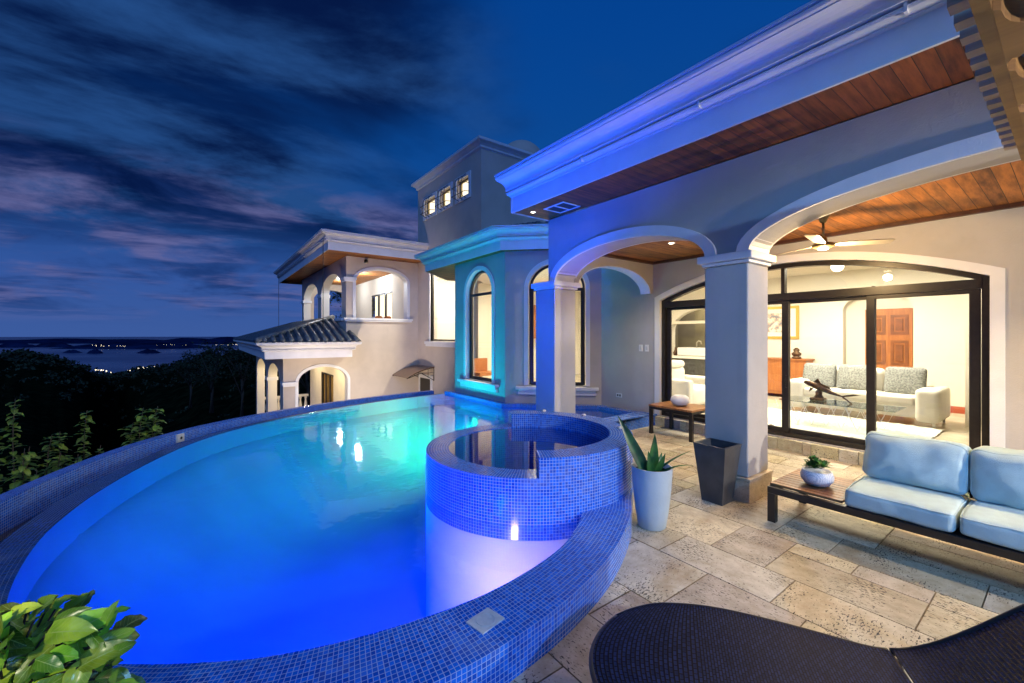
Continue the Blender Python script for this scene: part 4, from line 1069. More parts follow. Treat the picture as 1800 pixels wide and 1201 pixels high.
def dloop(x, y):
    best = 9e9
    for i_ in range(0, n_):
        a, b = loop[i_], loop[(i_ + 1) % n_]; dx, dy = b.x - a.x, b.y - a.y; t_ = max(0, min(1, ((x - a.x) * dx + (y - a.y) * dy) / (dx * dx + dy * dy + 1e-12)))
        d_ = (x - a.x - t_ * dx) ** 2 + (y - a.y - t_ * dy) ** 2
        if d_ < best: best = d_
    return math.sqrt(best)
m = MB(); gs = 0.14; gx0, gy0, gnx, gny = -1.3, 1.7, 58, 60; V = []; ok = []
for i_ in range(gnx):
    for j_ in range(gny):
        x, y = gx0 + gs * i_, gy0 + gs * j_; ins = inloop(x, y); d_ = dloop(x, y)
        if not ins: d_ = -d_
        q = max(0, min(1, d_ / 1.7)); V.append((x, y, -0.14 - 1.2 * math.sin(q * PI / 2) ** 0.8 if q > 0 else -0.14)); ok.append(d_ > -0.22)
F = []
for i_ in range(gnx - 1):
    for j_ in range(gny - 1):
        ii = (i_ * gny + j_, (i_ + 1) * gny + j_, (i_ + 1) * gny + j_ + 1, i_ * gny + j_ + 1)
        if all(ok[q] for q in ii): F.append(ii)
m.mesh(V, F); m.build('pool_floor', plaster_blue, pool, True)
m = MB(); m.mesh([(v.x, v.y, ZW) for v in loop], [tuple(t) for t in tri]); wt = structure(m.build('pool_water', waterm))
m = MB()
for p_, n3_ in (((4.985, 8.0, -0.32), (-1, 0, 0)),):
    c = Vector(p_); m.lathe([(0.002, 0), (0.11, 0.0)], (0, 0, 0), 20, lambda a, b, cc: (c.x - 0.012, c.y + a, c.z + b))
pl = m.build('pool_lamp', glowteal, pool)
m = MB(); m.lathe([(0.11, 0), (0.14, 0.0)], (0, 0, 0), 20, lambda a, b, cc: (4.99 - 0.008, 8.0 + a, -0.32 + b)); m.build('lamp_ring', white, pl)
# skimmer lid in the coping
T = lambda u, n, z: (1.12 + u * 0.98 - n * 0.2, 1.74 + u * 0.2 + n * 0.98, z)
m = MB(); m.box((-.075, -.06, ZC - .001), (.075, .06, ZC + .006), T); sk_ = m.build('skimmer_lid', lidm, pool)
m = MB()
m.lathe([(0.044, 0.0062), (0.044, 0.0085), (0.047, 0.0085), (0.047, 0.0062)], (1.12, 1.74, ZC), 24, None, False); m.lathe([(0.001, 0.0072), (0.010, 0.0072), (0.012, 0.0062)], (1.12, 1.74, ZC), 20, None, False); m.build('lid_ring', lidm, sk_)

# ------------------------------------------------------------------ spa
spa = thing('hot_tub', 'raised round blue mosaic hot tub with a lowered spillway rim beside the pool', 'hot tub', (SC.x, SC.y, 0))
A0, A1 = 66, 236
def ring_part(m, a0, a1, ztop, zbot, ri=SRi, ro=SRo, zin=-0.35, ends=True):
    n = int((a1 - a0) / 3); P = [R(a0 + (a1 - a0) * k / n) for k in range(n + 1)]
    f = lambda a, r, z: (SC.x + r * math.cos(a), SC.y + r * math.sin(a), z)
    for a, b in zip(P[:-1], P[1:]):
        ua, ub = a * ro, b * ro
        m.add([f(a, ri, ztop), f(a, ro, ztop), f(b, ro, ztop), f(b, ri, ztop)], [(ua, ro - ri), (ua, 0), (ub, 0), (ub, ro - ri)])
        m.add([f(a, ro, zbot), f(b, ro, zbot), f(b, ro, ztop), f(a, ro, ztop)], [(ua, zbot), (ub, zbot), (ub, ztop), (ua, ztop)])
        m.add([f(a, ri, ztop), f(b, ri, ztop), f(b, ri, zin), f(a, ri, zin)], [(a * ri, ztop), (b * ri, ztop), (b * ri, zin), (a * ri, zin)])
    if ends:
        for a in (P[0], P[-1]): m.add([f(a, ri, 0.40), f(a, ro, 0.40), f(a, ro, ztop), f(a, ri, ztop)], [(0, .4), (ro - ri, .4), (ro - ri, ztop), (0, ztop)])
m = MB(); ring_part(m, A1, A0 + 360, 0.645, 0.0); m.build('raised_rim', mosaic, spa)
m = MB(); ring_part(m, A0, A1, 0.485, 0.0, ends=False); m.build('spillway_rim', mosaic, spa)
m = MB()
for k in range(240):
    a, b = R(1.5 * k), R(1.5 * k + 1.5); f = lambda a, z: (SC.x + SRo * math.cos(a), SC.y + SRo * math.sin(a), z)
    m.add([f(a, ZF), f(b, ZF), f(b, -0.001), f(a, -0.001)])
m.build('submerged_wall', plaster, spa)
m = MB(); m.mesh([(SC.x + 0.815 * math.cos(R(6 * k)), SC.y + 0.815 * math.sin(R(6 * k)), -0.35) for k in range(60)], [tuple(range(60))])
for f in range(len(m.f)): m.uv[f] = [(m.v[i][0], m.v[i][1]) for i in m.f[f]]
m.build('tub_floor', mosaic, spa)
m = MB(); m.mesh([(SC.x + 0.812 * math.cos(R(6 * k)), SC.y + 0.812 * math.sin(R(6 * k)), 0.478) for k in range(60)], [tuple(range(60))]); structure(m.build('hot_tub_water', spawater))
for i, (a, r_, lb) in enumerate(((322, 0.93, 'pale pebble on the raised rim of the hot tub, nearest the plant pot'), (8, 0.95, 'pale pebble on the raised rim of the hot tub, in the middle'), (40, 0.97, 'dark topped pebble on the raised rim of the hot tub, nearest the column'))):
    x, y = SC.x + r_ * math.cos(R(a)), SC.y + r_ * math.sin(R(a)); m = MB()
    m.rbox((x - .028, y - .02, .646), (x + .028, y + .02, .672), .013); tag(m.build('pebble', pebble, None, True, (x, y, .646)), lb, 'pebble', 'pebbles on the hot tub rim')

# ------------------------------------------------------------------ terrace
mid = [(a + b) / 2 for a, b in pairs] + [Vector((6.7, 4.7)), Vector((6.7, 12)), Vector((-4, 12)), Vector((-4, 2.96))]
def inside(x, y, P=mid):
    c = False; n = len(P); j = n - 1
    for i in range(n):
        if (P[i].y > y) != (P[j].y > y) and x < (P[j].x - P[i].x) * (y - P[i].y) / (P[j].y - P[i].y) + P[i].x: c = not c
        j = i
    return c
g = 0.19; nx, ny = 48, 49; x0, y0 = -2.4, -4.6
occ = [[False] * ny for _ in range(nx)]
sizes = [(2, 4), (3, 3), (2, 2), (2, 4), (3, 2), (2, 3), (3, 3), (2, 4)]
random.seed(11)
m = MB()
for iy in range(ny):
    for ix in range(nx):
        if occ[ix][iy]: continue
        random.shuffle(sizes); ch = (1, 1)
        for sx, sy in sizes + [(2, 1), (1, 2)]:
            if ix + sx <= nx and iy + sy <= ny and not any(occ[ix + a][iy + b] for a in range(sx) for b in range(sy)): ch = (sx, sy); break
        for a in range(ch[0]):
            for b in range(ch[1]): occ[ix + a][iy + b] = True
        ax, ay = x0 + ix * g, y0 + iy * g; bx, by = ax + ch[0] * g, ay + ch[1] * g
        if ax > 6.5: continue
        e = 0.0042; ax += e; ay += e; bx -= e; by -= e
        r_ = random.random(); ro_ = random.choice([0, 1]); ox = random.uniform(0, 60); oy = random.uniform(0, 60)
        b_ = random.uniform(0.72, 1.08); m.ct = (b_, b_ * random.uniform(0.93, 1.0), b_ * random.uniform(0.80, 0.98))
        z = random.uniform(-0.0012, 0.0012)
        uvf = (lambda x, y: (x + ox, y + oy)) if ro_ else (lambda x, y: (y + ox, x + oy))
        cs = [inside(ax + (bx - ax) * i / 4, ay + (by - ay) * j / 4) for i in range(5) for j in range(5)]
        if all(cs): continue
        if any(cs):
            n = 10
            for i in range(n):
                for j in range(n):
                    p0, p1 = ax + (bx - ax) * i / n, ax + (bx - ax) * (i + 1) / n; q0, q1 = ay + (by - ay) * j / n, ay + (by - ay) * (j + 1) / n
                    if not inside((p0 + p1) / 2, (q0 + q1) / 2):
                        P = [(p0, q0), (p1, q0), (p1, q1), (p0, q1)]; m.add([(x, y, z) for x, y in P], [uvf(*q) for q in P])
        else:
            P = [(ax, ay), (bx, ay), (bx, by), (ax, by)]
            m.add([(x, y, z) for x, y in P], [uvf(*q) for q in P])
            for k in range(4):
                a, b = P[k], P[(k + 1) % 4]; m.add([(a[0], a[1], z - .012), (b[0], b[1], z - .012), (b[0], b[1], z), (a[0], a[1], z)], [uvf(*a), uvf(*b), uvf(*b), uvf(*a)])
structure(m.build('terrace_floor', trav))
m = MB(); n = 90
for i in range(n):
    for j in range(n):
        ax, ay = -2.4 + 9.3 * i / n, -4.6 + 9.3 * j / n; bx, by = ax + 9.3 / n, ay + 9.3 / n
        if not inside((ax + bx) / 2, (ay + by) / 2) and ax < 6.5: m.add([(ax, ay, -.005), (bx, ay, -.005), (bx, by, -.005), (ax, by, -.005)])
structure(m.build('terrace_grout', groutm))
m = MB(); m.box((-2.4, -4.6, -3.0), (6.5, 1.2, -0.03)); structure(m.build('terrace_base', groutm))

# ------------------------------------------------------------------ outdoor furniture
sofa = thing('outdoor_sofa', 'low black framed outdoor sofa with pale blue cushions and built in teak table', 'sofa', (4.3, 0.6, 0))
x0_, x1_, ya, yb = 3.92, 4.66, -1.45, 1.60
m = MB(); m.box((x0_, ya, .245), (x0_ + .045, yb, .30)); m.box((x1_ - .045, ya, .245), (x1_, yb, .30)); m.box((x0_ + .045, yb - .045, .245), (x1_ - .045, yb, .30)); m.box((x0_ + .045, ya, .245), (x1_ - .045, ya + .045, .30)); m.box((x0_ + .045, 1.04, .25), (x1_ - .045, 1.08, .298)); m.box((x0_ + .045, -.15, .25), (x1_ - .045, -.11, .298))
m.box((x0_ + .045, ya + .045, .285), (x1_ - .045, 1.03, .299))
bevel(m.build('frame', black, sofa), 0.003)
for x in (x0_, x1_ - .06):
    for y in (yb - .06, 0.0 if x > 4 else 0.02, ya):
        if x < 4 and y == 0.02: continue
        m = MB(); m.box((x + .001, y, 0.0), (x + .059, y + .059, .244)); m.build('leg', black, sofa)
m = MB(); m.box((4.1, 1.3, 0.0), (4.15, 1.35, .05)); 
m = MB()
for k in range(10):
    a = x0_ + .05 + k * .0645; m.box((a, 1.085, .301), (a + .058, yb - .002, .322))
bevel(m.build('table_slat_top', tablewood, sofa), 0.003)
for k, (a, b) in enumerate(((0.475, 1.07), (-0.135, 0.465), (-0.745, -0.145), (-1.355, -0.755))):
    m = MB(); m.rbox((x0_ + .005, a, .302), (x1_ - .02, b, .435), .035, seg=3, puff=0.008); wobble(m, .010, 4.5, k * 7.1); c_ = m.build('seat_cushion', cushm, sofa, True)
    def rrect(u0, u1, v0, v1, r):
        P = []
        for cu, cv, a0 in ((u1 - r, v1 - r, 0), (u0 + r, v1 - r, 90), (u0 + r, v0 + r, 180), (u1 - r, v0 + r, 270)):
            P += [(cu + r * math.cos(R(a0 + q)), cv + r * math.sin(R(a0 + q))) for q in range(0, 91, 15)]
        out = []
        for (p0, q0), (p1, q1) in zip(P, P[1:] + P[:1]):
            n = max(1, int(math.hypot(p1 - p0, q1 - q0) / .03)); out += [(p0 + (p1 - p0) * e / n, q0 + (q1 - q0) * e / n) for e in range(n)]
        return out + [out[0]]
    m = MB(); m.tube([(u, v, .4235) for u, v in rrect(x0_ + .012, x1_ - .027, a + .007, b - .007, .03)], .0045, 6); wobble(m, .010, 4.5, k * 7.1); m.build('piping', cushm, c_, True)
    m = MB(); T = lambda x, y, z: (x + (z - .44) * 0.16, y, z)
    m.rbox((x1_ - .30, a - .01, .445), (x1_ - .12, b + .0, .80), .06, T, 4, puff=0.045); wobble(m, .020, 5.0, k * 3.3 + 2); c_ = m.build('back_cushion', cushm, sofa, True)
    m = MB(); m.tube([T(x1_ - .278, u, v) for u, v in rrect(a + .002, b - .012, .457, .788, .05)], .0045, 6); wobble(m, .020, 5.0, k * 3.3 + 2); m.build('piping', cushm, c_, True)
m = MB(); m.box((x1_ - .03, ya, .30), (x1_, 1.07, .55)); m.build('back_panel', black, sofa)
m = MB(); m.tube([(4.34, .47, .44), (4.36, .50, .455), (4.35, .455, .45), (4.37, .43, .44)], .006, 6); m.build('tie_cord', rope, sofa)

st_ = thing('side_table', 'small low table with amber wooden top and black legs beside the glass door', 'table', (6.2, 3.8, 0))
m = MB(); m.box((5.87, 3.43, .445), (6.50, 4.19, .475)); bevel(m.build('table_top', tablewoodx, st_), 0.003)
m = MB(); m.ring([(5.875, 3.435), (5.875, 4.185), (6.495, 4.185), (6.495, 3.435)], [(5.92, 3.48), (5.92, 4.14), (6.45, 4.14), (6.45, 3.48)], lambda u, n, z: (u, z, n), .405, .444, True); m.build('apron', black, st_)
for x in (5.875, 6.445):
    for y in (3.435, 4.135):
        m = MB(); m.box((x, y, 0.0), (x + .05, y + .05, .404)); m.build('leg', black, st_)
m = MB(); m.lathe([(0.06, 0), (0.10, 0.01), (0.135, 0.05), (0.145, 0.09), (0.13, 0.14), (0.09, 0.165), (0.07, 0.165), (0.06, 0.15)], (6.15, 3.80, .476), 32)
tag(m.build('ceramic_bowl', white, None, True, (6.15, 3.8, .476)), 'rounded white ceramic bowl on the small amber table by the glass door', 'bowl')

# bowl planter on the sofa table
m = MB(); prof = [(0.05, 0), (0.085, 0.01), (0.115, 0.05), (0.12, 0.085), (0.105, 0.125), (0.10, 0.128), (0.095, 0.12)]
T0 = (4.22, 1.33, .323)
def knit(name='knit_ceramic'):
    mm = bpy.data.materials.new(name); mm.use_nodes = True; t = NT(mm.node_tree); b = t.n['Principled BSDF']
    b.inputs['Base Color'].default_value = (0.62, 0.68, 0.72, 1); b.inputs['Roughness'].default_value = 0.5
    tcn = t.node('ShaderNodeTexCoord'); v = t.node('ShaderNodeTexVoronoi', i_Vector=tcn.outputs['Object']); v.inputs['Scale'].default_value = 110; v.inputs['Randomness'].default_value = 0.2
    t.l.new(t.mix(t.smooth(v.outputs['Distance'], 0.3, 0.55), (0.80, 0.82, 0.85), (0.42, 0.48, 0.58)), b.inputs['Base Color'])
    bp = t.node('ShaderNodeBump', i_Height=v.outputs['Distance']); bp.inputs['Strength'].default_value = -0.8; bp.inputs['Distance'].default_value = 0.006
    t.l.new(bp.outputs[0], b.inputs['Normal']); return mm
bp_ = thing('bowl_planter', 'dimpled pale bowl with green succulents on the teak end of the sofa', 'planter', T0)
m.lathe(prof, T0, 32); m.build('pot', knit(), bp_, True)

def leaf(m, base, d, up, L, Wd, curl=0.3, fold=0.25, tint=(1, 1, 1), n=6, shape='ovate', petiole=0.0):
    """a leaf blade of n sections x 4, built from base along d"""
    base = Vector(base); d = Vector(d).normalized(); up = Vector(up); s_ = d.cross(up)
    if s_.length < 1e-3: s_ = d.cross(Vector((1, 0, 0)))
    s_.normalize(); nrm = s_.cross(d).normalized()
    V = []; UV = []
    if shape == 'ovate': wf = lambda t: math.sin(PI * min(1, t ** 0.75)) ** 0.62 if 0 < t < 1 else 0
    elif shape == 'blade': wf = lambda t: (1 - t) ** 0.6 * (0.75 + 0.5 * math.sin(PI * t))
    else: wf = lambda t: math.sin(PI * t) ** 0.7 if 0 < t < 1 else 0
    m.ct = tint
    for k in range(n + 1):
        t = k / n; a = curl * t; c = base + d * (L * (t if curl == 0 else math.sin(a * 1.0) / curl)) - nrm * (L * (1 - math.cos(a)) / max(curl, 1e-3)) if curl else base + d * L * t
        w2 = Wd / 2 * wf(min(0.999, max(0.001, t)))
        for q in (-1, -.5, 0, .5, 1):
            V.append(c + s_ * w2 * q + nrm * (abs(q) * w2 * fold + (0.0 if shape != 'ovate' else .045 * L * abs(q) * math.sin(k * 2.3 + q * 2 + L * 90)))); UV.append((0.5 + q / 2, t))
    F = []; U = []
    for k in range(n):
        for q in range(4):
            i = k * 5 + q; F.append((i, i + 1, i + 6, i + 5)); U.append([UV[i], UV[i + 1], UV[i + 6], UV[i + 5]])
    m.mesh(V, F, U); m.ct = None
random.seed(3)
m = MB()
for k in range(11):
    cx_, cy_ = T0[0] + random.uniform(-.075, .075), T0[1] + random.uniform(-.075, .075); h = random.uniform(.125, .18)
    for q in range(16):
        a = q * 2.4; e = 0.2 + 1.1 * (q / 16); leaf(m, (cx_, cy_, T0[2] + h), (math.cos(a) * math.cos(e), math.sin(a) * math.cos(e), math.sin(e)), (0, 0, 1), random.uniform(.045, .07), .030, .3, .3, (random.uniform(1.2, 2.4), random.uniform(1.5, 2.6), 1), 3)
m.build('succulents', succ, bp_, True)

# round planter
rp = thing('round_planter', 'tall tapered blue grey planter with spiky succulent beside the pool', 'planter', (3.03, 2.13, 0))
m = MB(); prof = [(0.10, 0.0), (0.112, 0.01), (0.135, 0.15), (0.155, 0.33), (0.165, 0.50), (0.165, 0.505), (0.152, 0.505), (0.148, 0.46)]
m.lathe(prof, (3.03, 2.13, 0), 40); m.build('pot', planter, rp, True)
m = MB(); m.lathe([(0.001, 0), (0.15, 0)], (3.03, 2.13, .462), 24); m.build('potting_soil', soil, rp)
RV = Vector((.805, -.593, 0)); FV = Vector((.593, .805, 0))
m = MB(); b0 = Vector((3.03, 2.13, .45))
def agave(off, lean, L, Wd, curl, tint, up=None):
    d = RV * lean[0] + FV * lean[1] + Vector((0, 0, lean[2]))
    leaf(m, b0 + RV * off[0] + FV * off[1], d, up if up else Vector((0, 0, 1)).cross(d).cross(d) * -1 if abs(lean[2]) < .9 else -FV, L, Wd, curl, .35, tint, 9, 'blade')
agave((-.05, -.02), (-.50, -.05, 1.0), .54, .10, .12, (.5, .8, .9), -FV)
agave((-.06, .02), (-.36, .10, 1.0), .42, .085, .1, (.5, .75, .9), -FV)
agave((0, 0), (.06, -.1, 1.0), .33, .09, .1, (.7, 1.1, .7), -FV)
agave((.04, .0), (.62, .0, .55), .36, .045, .35, (.9, 1.4, .7), RV * -1 + Vector((0, 0, 1)))
agave((.06, -.02), (.9, -.1, .55), .30, .035, .6, (.8, 1.3, .7), RV * -1 + Vector((0, 0, 1)))
agave((.02, -.03), (.25, -.3, .7), .2, .06, .3, (.6, .9, .6), -FV)
agave((-.02, -.04), (-.12, -.2, .8), .2, .07, .3, (.6, 1.0, .7), -FV)
agave((.05, .04), (.4, .2, .8), .17, .06, .3, (.5, .9, .5), -FV)
agave((.07, -.05), (.5, -.2, .5), .13, .06, .3, (.6, .9, .5), RV * -1 + Vector((0, 0, 1)))
m.build('succulent_leaves', succ, rp, True)

# square planter
sp_ = thing('square_planter', 'empty charcoal square tapered planter standing against the front column', 'planter', (4.01, 2.09, 0))
def frus(m, z0, h0, z1, h1, cx=4.01, cy=2.085):
    V = [(cx + sx * h, cy + sy * h, z) for z, h in ((z0, h0), (z1, h1)) for sx, sy in ((-1, -1), (1, -1), (1, 1), (-1, 1))]
    for k in range(4):
        j = (k + 1) % 4; m.add([V[k], V[j], V[j + 4], V[k + 4]])
m = MB(); frus(m, 0.0, .10, .545, .155); frus(m, .545, .155, .55, .155); frus(m, .55, .155, .55, .138); frus(m, .42, .120, .55, .138); m.add([(3.89, 1.965, .42), (4.13, 1.965, .42), (4.13, 2.205, .42), (3.89, 2.205, .42)])
bevel(tag(m.build('pot', planterd, sp_), '', '') if False else m.build('pot', planterd, sp_), 0.004)
m = MB(); m.ring([(3.852, 1.927), (3.852, 2.243), (4.168, 2.243), (4.168, 1.927)], [(3.875, 1.95), (3.875, 2.22), (4.145, 2.22), (4.145, 1.95)], lambda u, n, z: (u, z, n), .551, .556, True); m.build('rim', planterd, sp_)

# lounger
lg = thing('sun_lounger', 'curved black woven mesh sun lounger in the foreground', 'sun lounger', (1.9, 0.5, 0))
e_ = Vector((.55, -.835, 0)).normalized(); wv = Vector((-.835, -.55, 0)).normalized(); LA = Vector((1.72, 1.28, 0))
prof = [(-0.02, .27), (0.05, .302), (0.27, .342), (0.45, .343), (0.67, .332), (0.85, .314), (0.98, .306), (1.05, .33), (1.19, .417), (1.38, .58), (1.6, .76), (1.85, .96), (1.98, 1.06)]
def lz(s_):
    for (a, za), (b, zb) in zip(prof[:-1], prof[1:]):
        if s_ <= b: f = (s_ - a) / (b - a); return za + (zb - za) * f
    return prof[-1][1]
def lsm(s_): return sum(lz(s_ + d) for d in (-.09, -.06, -.03, 0, .03, .06, .09)) / 7
WL = 0.66
def lpt(s_, q):   # q 0..1 across
    ds = 0.0
    if s_ < 0.25: ds = -0.14 * math.sin(PI * q) ** 0.8 * (1 - s_ / 0.25)
    cr = 0.0
    p = LA + e_ * (s_ + ds) + wv * (WL * q)
    zz_ = lsm(s_) - 0.012 * math.sin(PI * q)
    return Vector((p.x, p.y, zz_))
def qlim(s_):   # rounded foot corners
    t_ = 1 - min(1, max(0, s_ + .02) / 0.12)
    return 0.14 * (1 - math.sqrt(max(0, 1 - t_ * t_)))
for nm, s0, s1 in (('mesh_seat', -0.02, 0.975), ('mesh_backrest', 0.985, 1.95)):
    m = MB(); ns, nq = 80, 16; P = []; U = []
    for i in range(ns + 1):
        for j in range(nq + 1):
            s_ = s0 + (s1 - s0) * i / ns; q0 = qlim(s_) if nm == 'mesh_seat' else 0; q = q0 + (1 - 2 * q0) * j / nq
            P.append(lpt(s_, q)); U.append((q * WL, s_))
    F = [(i * (nq + 1) + j, (i + 1) * (nq + 1) + j, (i + 1) * (nq + 1) + j + 1, i * (nq + 1) + j + 1) for i in range(ns) for j in range(nq)]
    m.mesh(P, F, [[U[q] for q in f] for f in F])
    m.build(nm, weave, lg, True)
m = MB()
for side in (0, 1):
    pts = []
    for k in range(60):
        s_ = -0.02 + (0.975 + 0.02) * k / 59; q0 = qlim(s_); p = lpt(s_, q0 if side == 0 else 1 - q0); pts.append(p - Vector((0, 0, .012)))
    m.tube(pts, .014, 8)
    m.tube([lpt(0.985 + (1.95 - .985) * k / 30, side) - Vector((0, 0, .012)) for k in range(31)], .014, 8)
q0 = qlim(-0.02); m.tube([lpt(-0.02, q0 + (1 - 2 * q0) * k / 20) - Vector((0, 0, .012)) for k in range(21)], .014, 8)
m.tube([lpt(1.95, k / 10) - Vector((0, 0, .012)) for k in range(11)], .014, 8); m.tube([lpt(0.98, k / 10) - Vector((0, 0, .02)) for k in range(11)], .012, 8)
m.build('side_frame', black, lg, True)
for s_, q in ((0.12, .06), (0.12, .94), (1.0, .04), (1.0, .96), (1.7, .05), (1.7, .95)):
    t = lpt(min(s_, 1.0), q); p = LA + e_ * s_ + wv * (WL * q)
    m = MB(); m.tube([(p.x, p.y, 0.0), (p.x, p.y, (lpt(s_, q).z) - .03)], .016, 8); m.build('leg', black, lg, True)

# pergola (top right)
pg = thing('pergola', 'carved timber pergola corner with pale slats overhead at the top right', 'pergola', (2.6, 0.2, 2.7))
m = MB(); m.box((1.4, 0.168, 2.66), (4.0, 0.208, 2.745)); m.build('main_beam', pergwood, pg)
for k in range(18):
    x = 1.70 + k * 0.132
    m = MB(); m.box((x, -1.2, 2.748), (x + .066, 0.275, 2.79)); m.build('roof_slat', slatwood, pg)
lobe = [(.04, .167), (.06, .150), (.12, .146), (.16, .136), (.19, .118), (.21, .09), (.225, .06), (.235, -1.2), (.30, -1.2), (.31, .075), (.36, .098), (.43, .118), (.465, .135), (.455, .150), (.49, .167)]
for x in (1.50, 2.02, 2.54, 3.06, 3.58):
    m = MB(); m.prism([(x + u, v) for u, v in lobe], lambda u, n, z: (u, z, n), 2.655, 2.742); m.build('carved_rafter', pergwood, pg)

# philodendron in white pot, bottom left
ph = thing('potted_philodendron', 'bushy philodendron with glossy green leaves in a white pot at the pool corner', 'potted plant', (-0.50, 2.08, 0.19))
pc_ = Vector((-0.52, 2.03, 0.19))
m = MB(); m.lathe([(0.10, 0), (0.12, 0.01), (0.15, 0.2), (0.155, 0.22), (0.145, 0.22), (0.14, 0.19)], tuple(pc_), 32); m.build('pot', white, ph, True)
m = MB(); m.lathe([(0.001, 0), (0.142, 0)], (pc_.x, pc_.y, pc_.z + .192), 24); m.build('potting_soil', soil, ph)
random.seed(21)
lm = MB(); sm = MB()
base = pc_ + Vector((0.01, 0, .22))
for k in range(240):
    a = random.uniform(0, 2 * PI); el = math.asin(random.uniform(-0.3, 1.0)); rr = random.uniform(.08, .28)
    d = Vector((math.cos(a) * math.cos(el), math.sin(a) * math.cos(el), math.sin(el)))
    tip = base + Vector((d.x * rr * 0.95, d.y * rr * 0.95, d.z * rr * 0.95 + .03))
    sm.tube([base + Vector((d.x, d.y, 0)) * .03, base.lerp(tip, .5) + Vector((0, 0, .03)), tip], .0035, 5)
    out = (d * 0.6 + Vector((random.uniform(-.8, .8), random.uniform(-.8, .8), random.uniform(-.8, .55)))).normalized()
    L = random.uniform(.09, .15); br = random.choice([.3, .5, .8, 1.0, 1.3, 1.6]) * random.uniform(.85, 1.15)
    leaf(lm, tip, out, Vector((d.x * .6 - .5, d.y * .6 - .6, 1.0)), L, L * random.uniform(.42, .58), random.uniform(.3, 1.2), random.uniform(.15, .55), (br * random.uniform(.85, 1.5), br, br * .9), 8)
# a lateral shoot reaching over the pool
for k in range(12):
    f = k / 11; c = base + RV * (.10 + .20 * f) + FV * (.05) + Vector((0, 0, .24 - .02 * f - 0.30 * (k % 3) / 3 * f))
    sm.tube([base, base.lerp(c, .6) + Vector((0, 0, .05)), c], .003, 5)
    leaf(lm, c, RV * random.uniform(.1, 1) + FV * random.uniform(-.4, .4) + Vector((0, 0, random.uniform(-1, .8))), -FV + Vector((0, 0, .4)), random.uniform(.08, .12), random.uniform(.03, .045), .4, .3, (random.uniform(.6, 1.1),) * 3, 6)
sm.build('stems', leafsm, ph, True); lm.build('leaves', leafbig, ph, True)

# shrubs beyond the outer pool wall
def shrub(loc, shoots, label, seed, Lf=0.10):
    random.seed(seed)
    t = thing('shrub', label, 'shrub', loc, 'shrubs beyond the outer pool wall')
    sm = MB(); lm = MB(); b = Vector(loc)
    for (dx, h, lean, n) in shoots:
        top = b + RV * (dx + lean) + Vector((0, 0, h)) + FV * random.uniform(-.1, .1); bot = b + RV * dx
        pts = [bot.lerp(top, k / 6) + Vector((0, 0, .06 * math.sin(PI * k / 6))) + RV * .03 * math.sin(k) for k in range(7)]
        sm.tube(pts, .012, 6, .004)
        for k in range(int(n * 1.7)):
            f = 0.25 + 0.75 * k / (n * 1.7); i = min(5, int(f * 6)); p = pts[i].lerp(pts[i + 1], f * 6 - i); a = k * 2.4 + random.uniform(-.4, .4)
            for q in range(2):
                aa = a + PI * q; dd = Vector((math.cos(aa), math.sin(aa), random.uniform(-.3, .5)))
                br = random.uniform(.6, 1.5)
                leaf(lm, p, dd, (0, 0, 1), Lf * random.uniform(.8, 1.5), Lf * .62, random.uniform(.3, 1.0), .2, (br * 1.15, br, br * .8), 5)
    sm.build('stem', trunkm, t, True); lm.build('foliage', leafsm, t, True)
def at(pxx, t, z):   # helper for writing the layout: view distance and bearing of the original survey
    x_ = (pxx - 900) / 735.0; return (t * (.593 + x_ * .805), t * (.805 - x_ * .593), z)
shrub(at(15, 4.9, -1.2), [(-.1, 1.75, -.05, 16), (.05, 2.05, -.05, 20), (.2, 1.5, .1, 14), (-.3, 1.3, -.1, 12), (.35, 1.25, .1, 12)], 'tall leafy shrub beyond the pool wall at the left edge', 5)
shrub(at(70, 5.2, -1.2), [(0, 1.55, .1, 16), (.15, 1.35, .15, 14), (-.2, 1.4, 0, 14), (.3, 1.25, .15, 12)], 'leafy shrub beyond the pool wall, second from the left', 6)
shrub(at(115, 5.5, -1.2), [(0, 1.55, 0, 16), (.12, 1.25, .1, 12), (-.15, 1.2, 0, 12)], 'narrow shrub beyond the pool wall, third from the left', 8)
shrub(at(143, 5.7, -1.2), [(0, 1.78, .1, 20), (-.12, 1.2, 0, 12), (.15, 1.3, .1, 12)], 'upright shrub with stacked leaves beyond the pool wall', 9)
shrub(at(235, 6.4, -1.2), [(0, 1.70, .15, 16), (.12, 1.72, .25, 16), (-.1, 1.45, .05, 14), (.2, 1.5, .2, 12)], 'round leaved shrub beyond the pool wall, rightmost', 10, .13)
lamp('plant_fill_light', 'SPOT', (-1.6, -0.6, 2.2), 330, (1, 0.92, 0.62), (-1.9, 4.6, 0.1), 0.08, spot_size=R(68), spot_blend=0.5)  # added fill to brighten the pot plant and shrubs, no lamp stands here

# ------------------------------------------------------------------ living room furniture
so = thing('cream_sofa', 'cream leather three seat sofa in the living room behind the glass', 'sofa', (9.4, 2.2, 0.17))
m = MB(); m.rbox((8.95, 1.25, .30), (9.85, 3.30, .58), .05); m.build('base', leather, so, True)
for a, b in ((1.24, 1.52), (3.03, 3.32)):
    m = MB(); m.rbox((8.88, a, .26), (9.82, b, .77), .06); m.build('armrest', leather, so, True)
for k in range(3):
    a = 1.52 + k * .503
    m = MB(); m.rbox((8.90, a, .50), (9.55, a + .50, .64), .04); m.build('seat_cushion', leather, so, True)
    m = MB(); m.rbox((9.50, a, .60), (9.80, a + .50, 1.02), .09); m.build('backrest', leather, so, True)
for x, y in ((8.95, 1.3), (8.95, 3.22), (9.75, 1.3), (9.75, 3.22)):
    m = MB(); m.box((x, y, .17), (x + .03, y + .03, .28)); m.build('leg', metal, so)
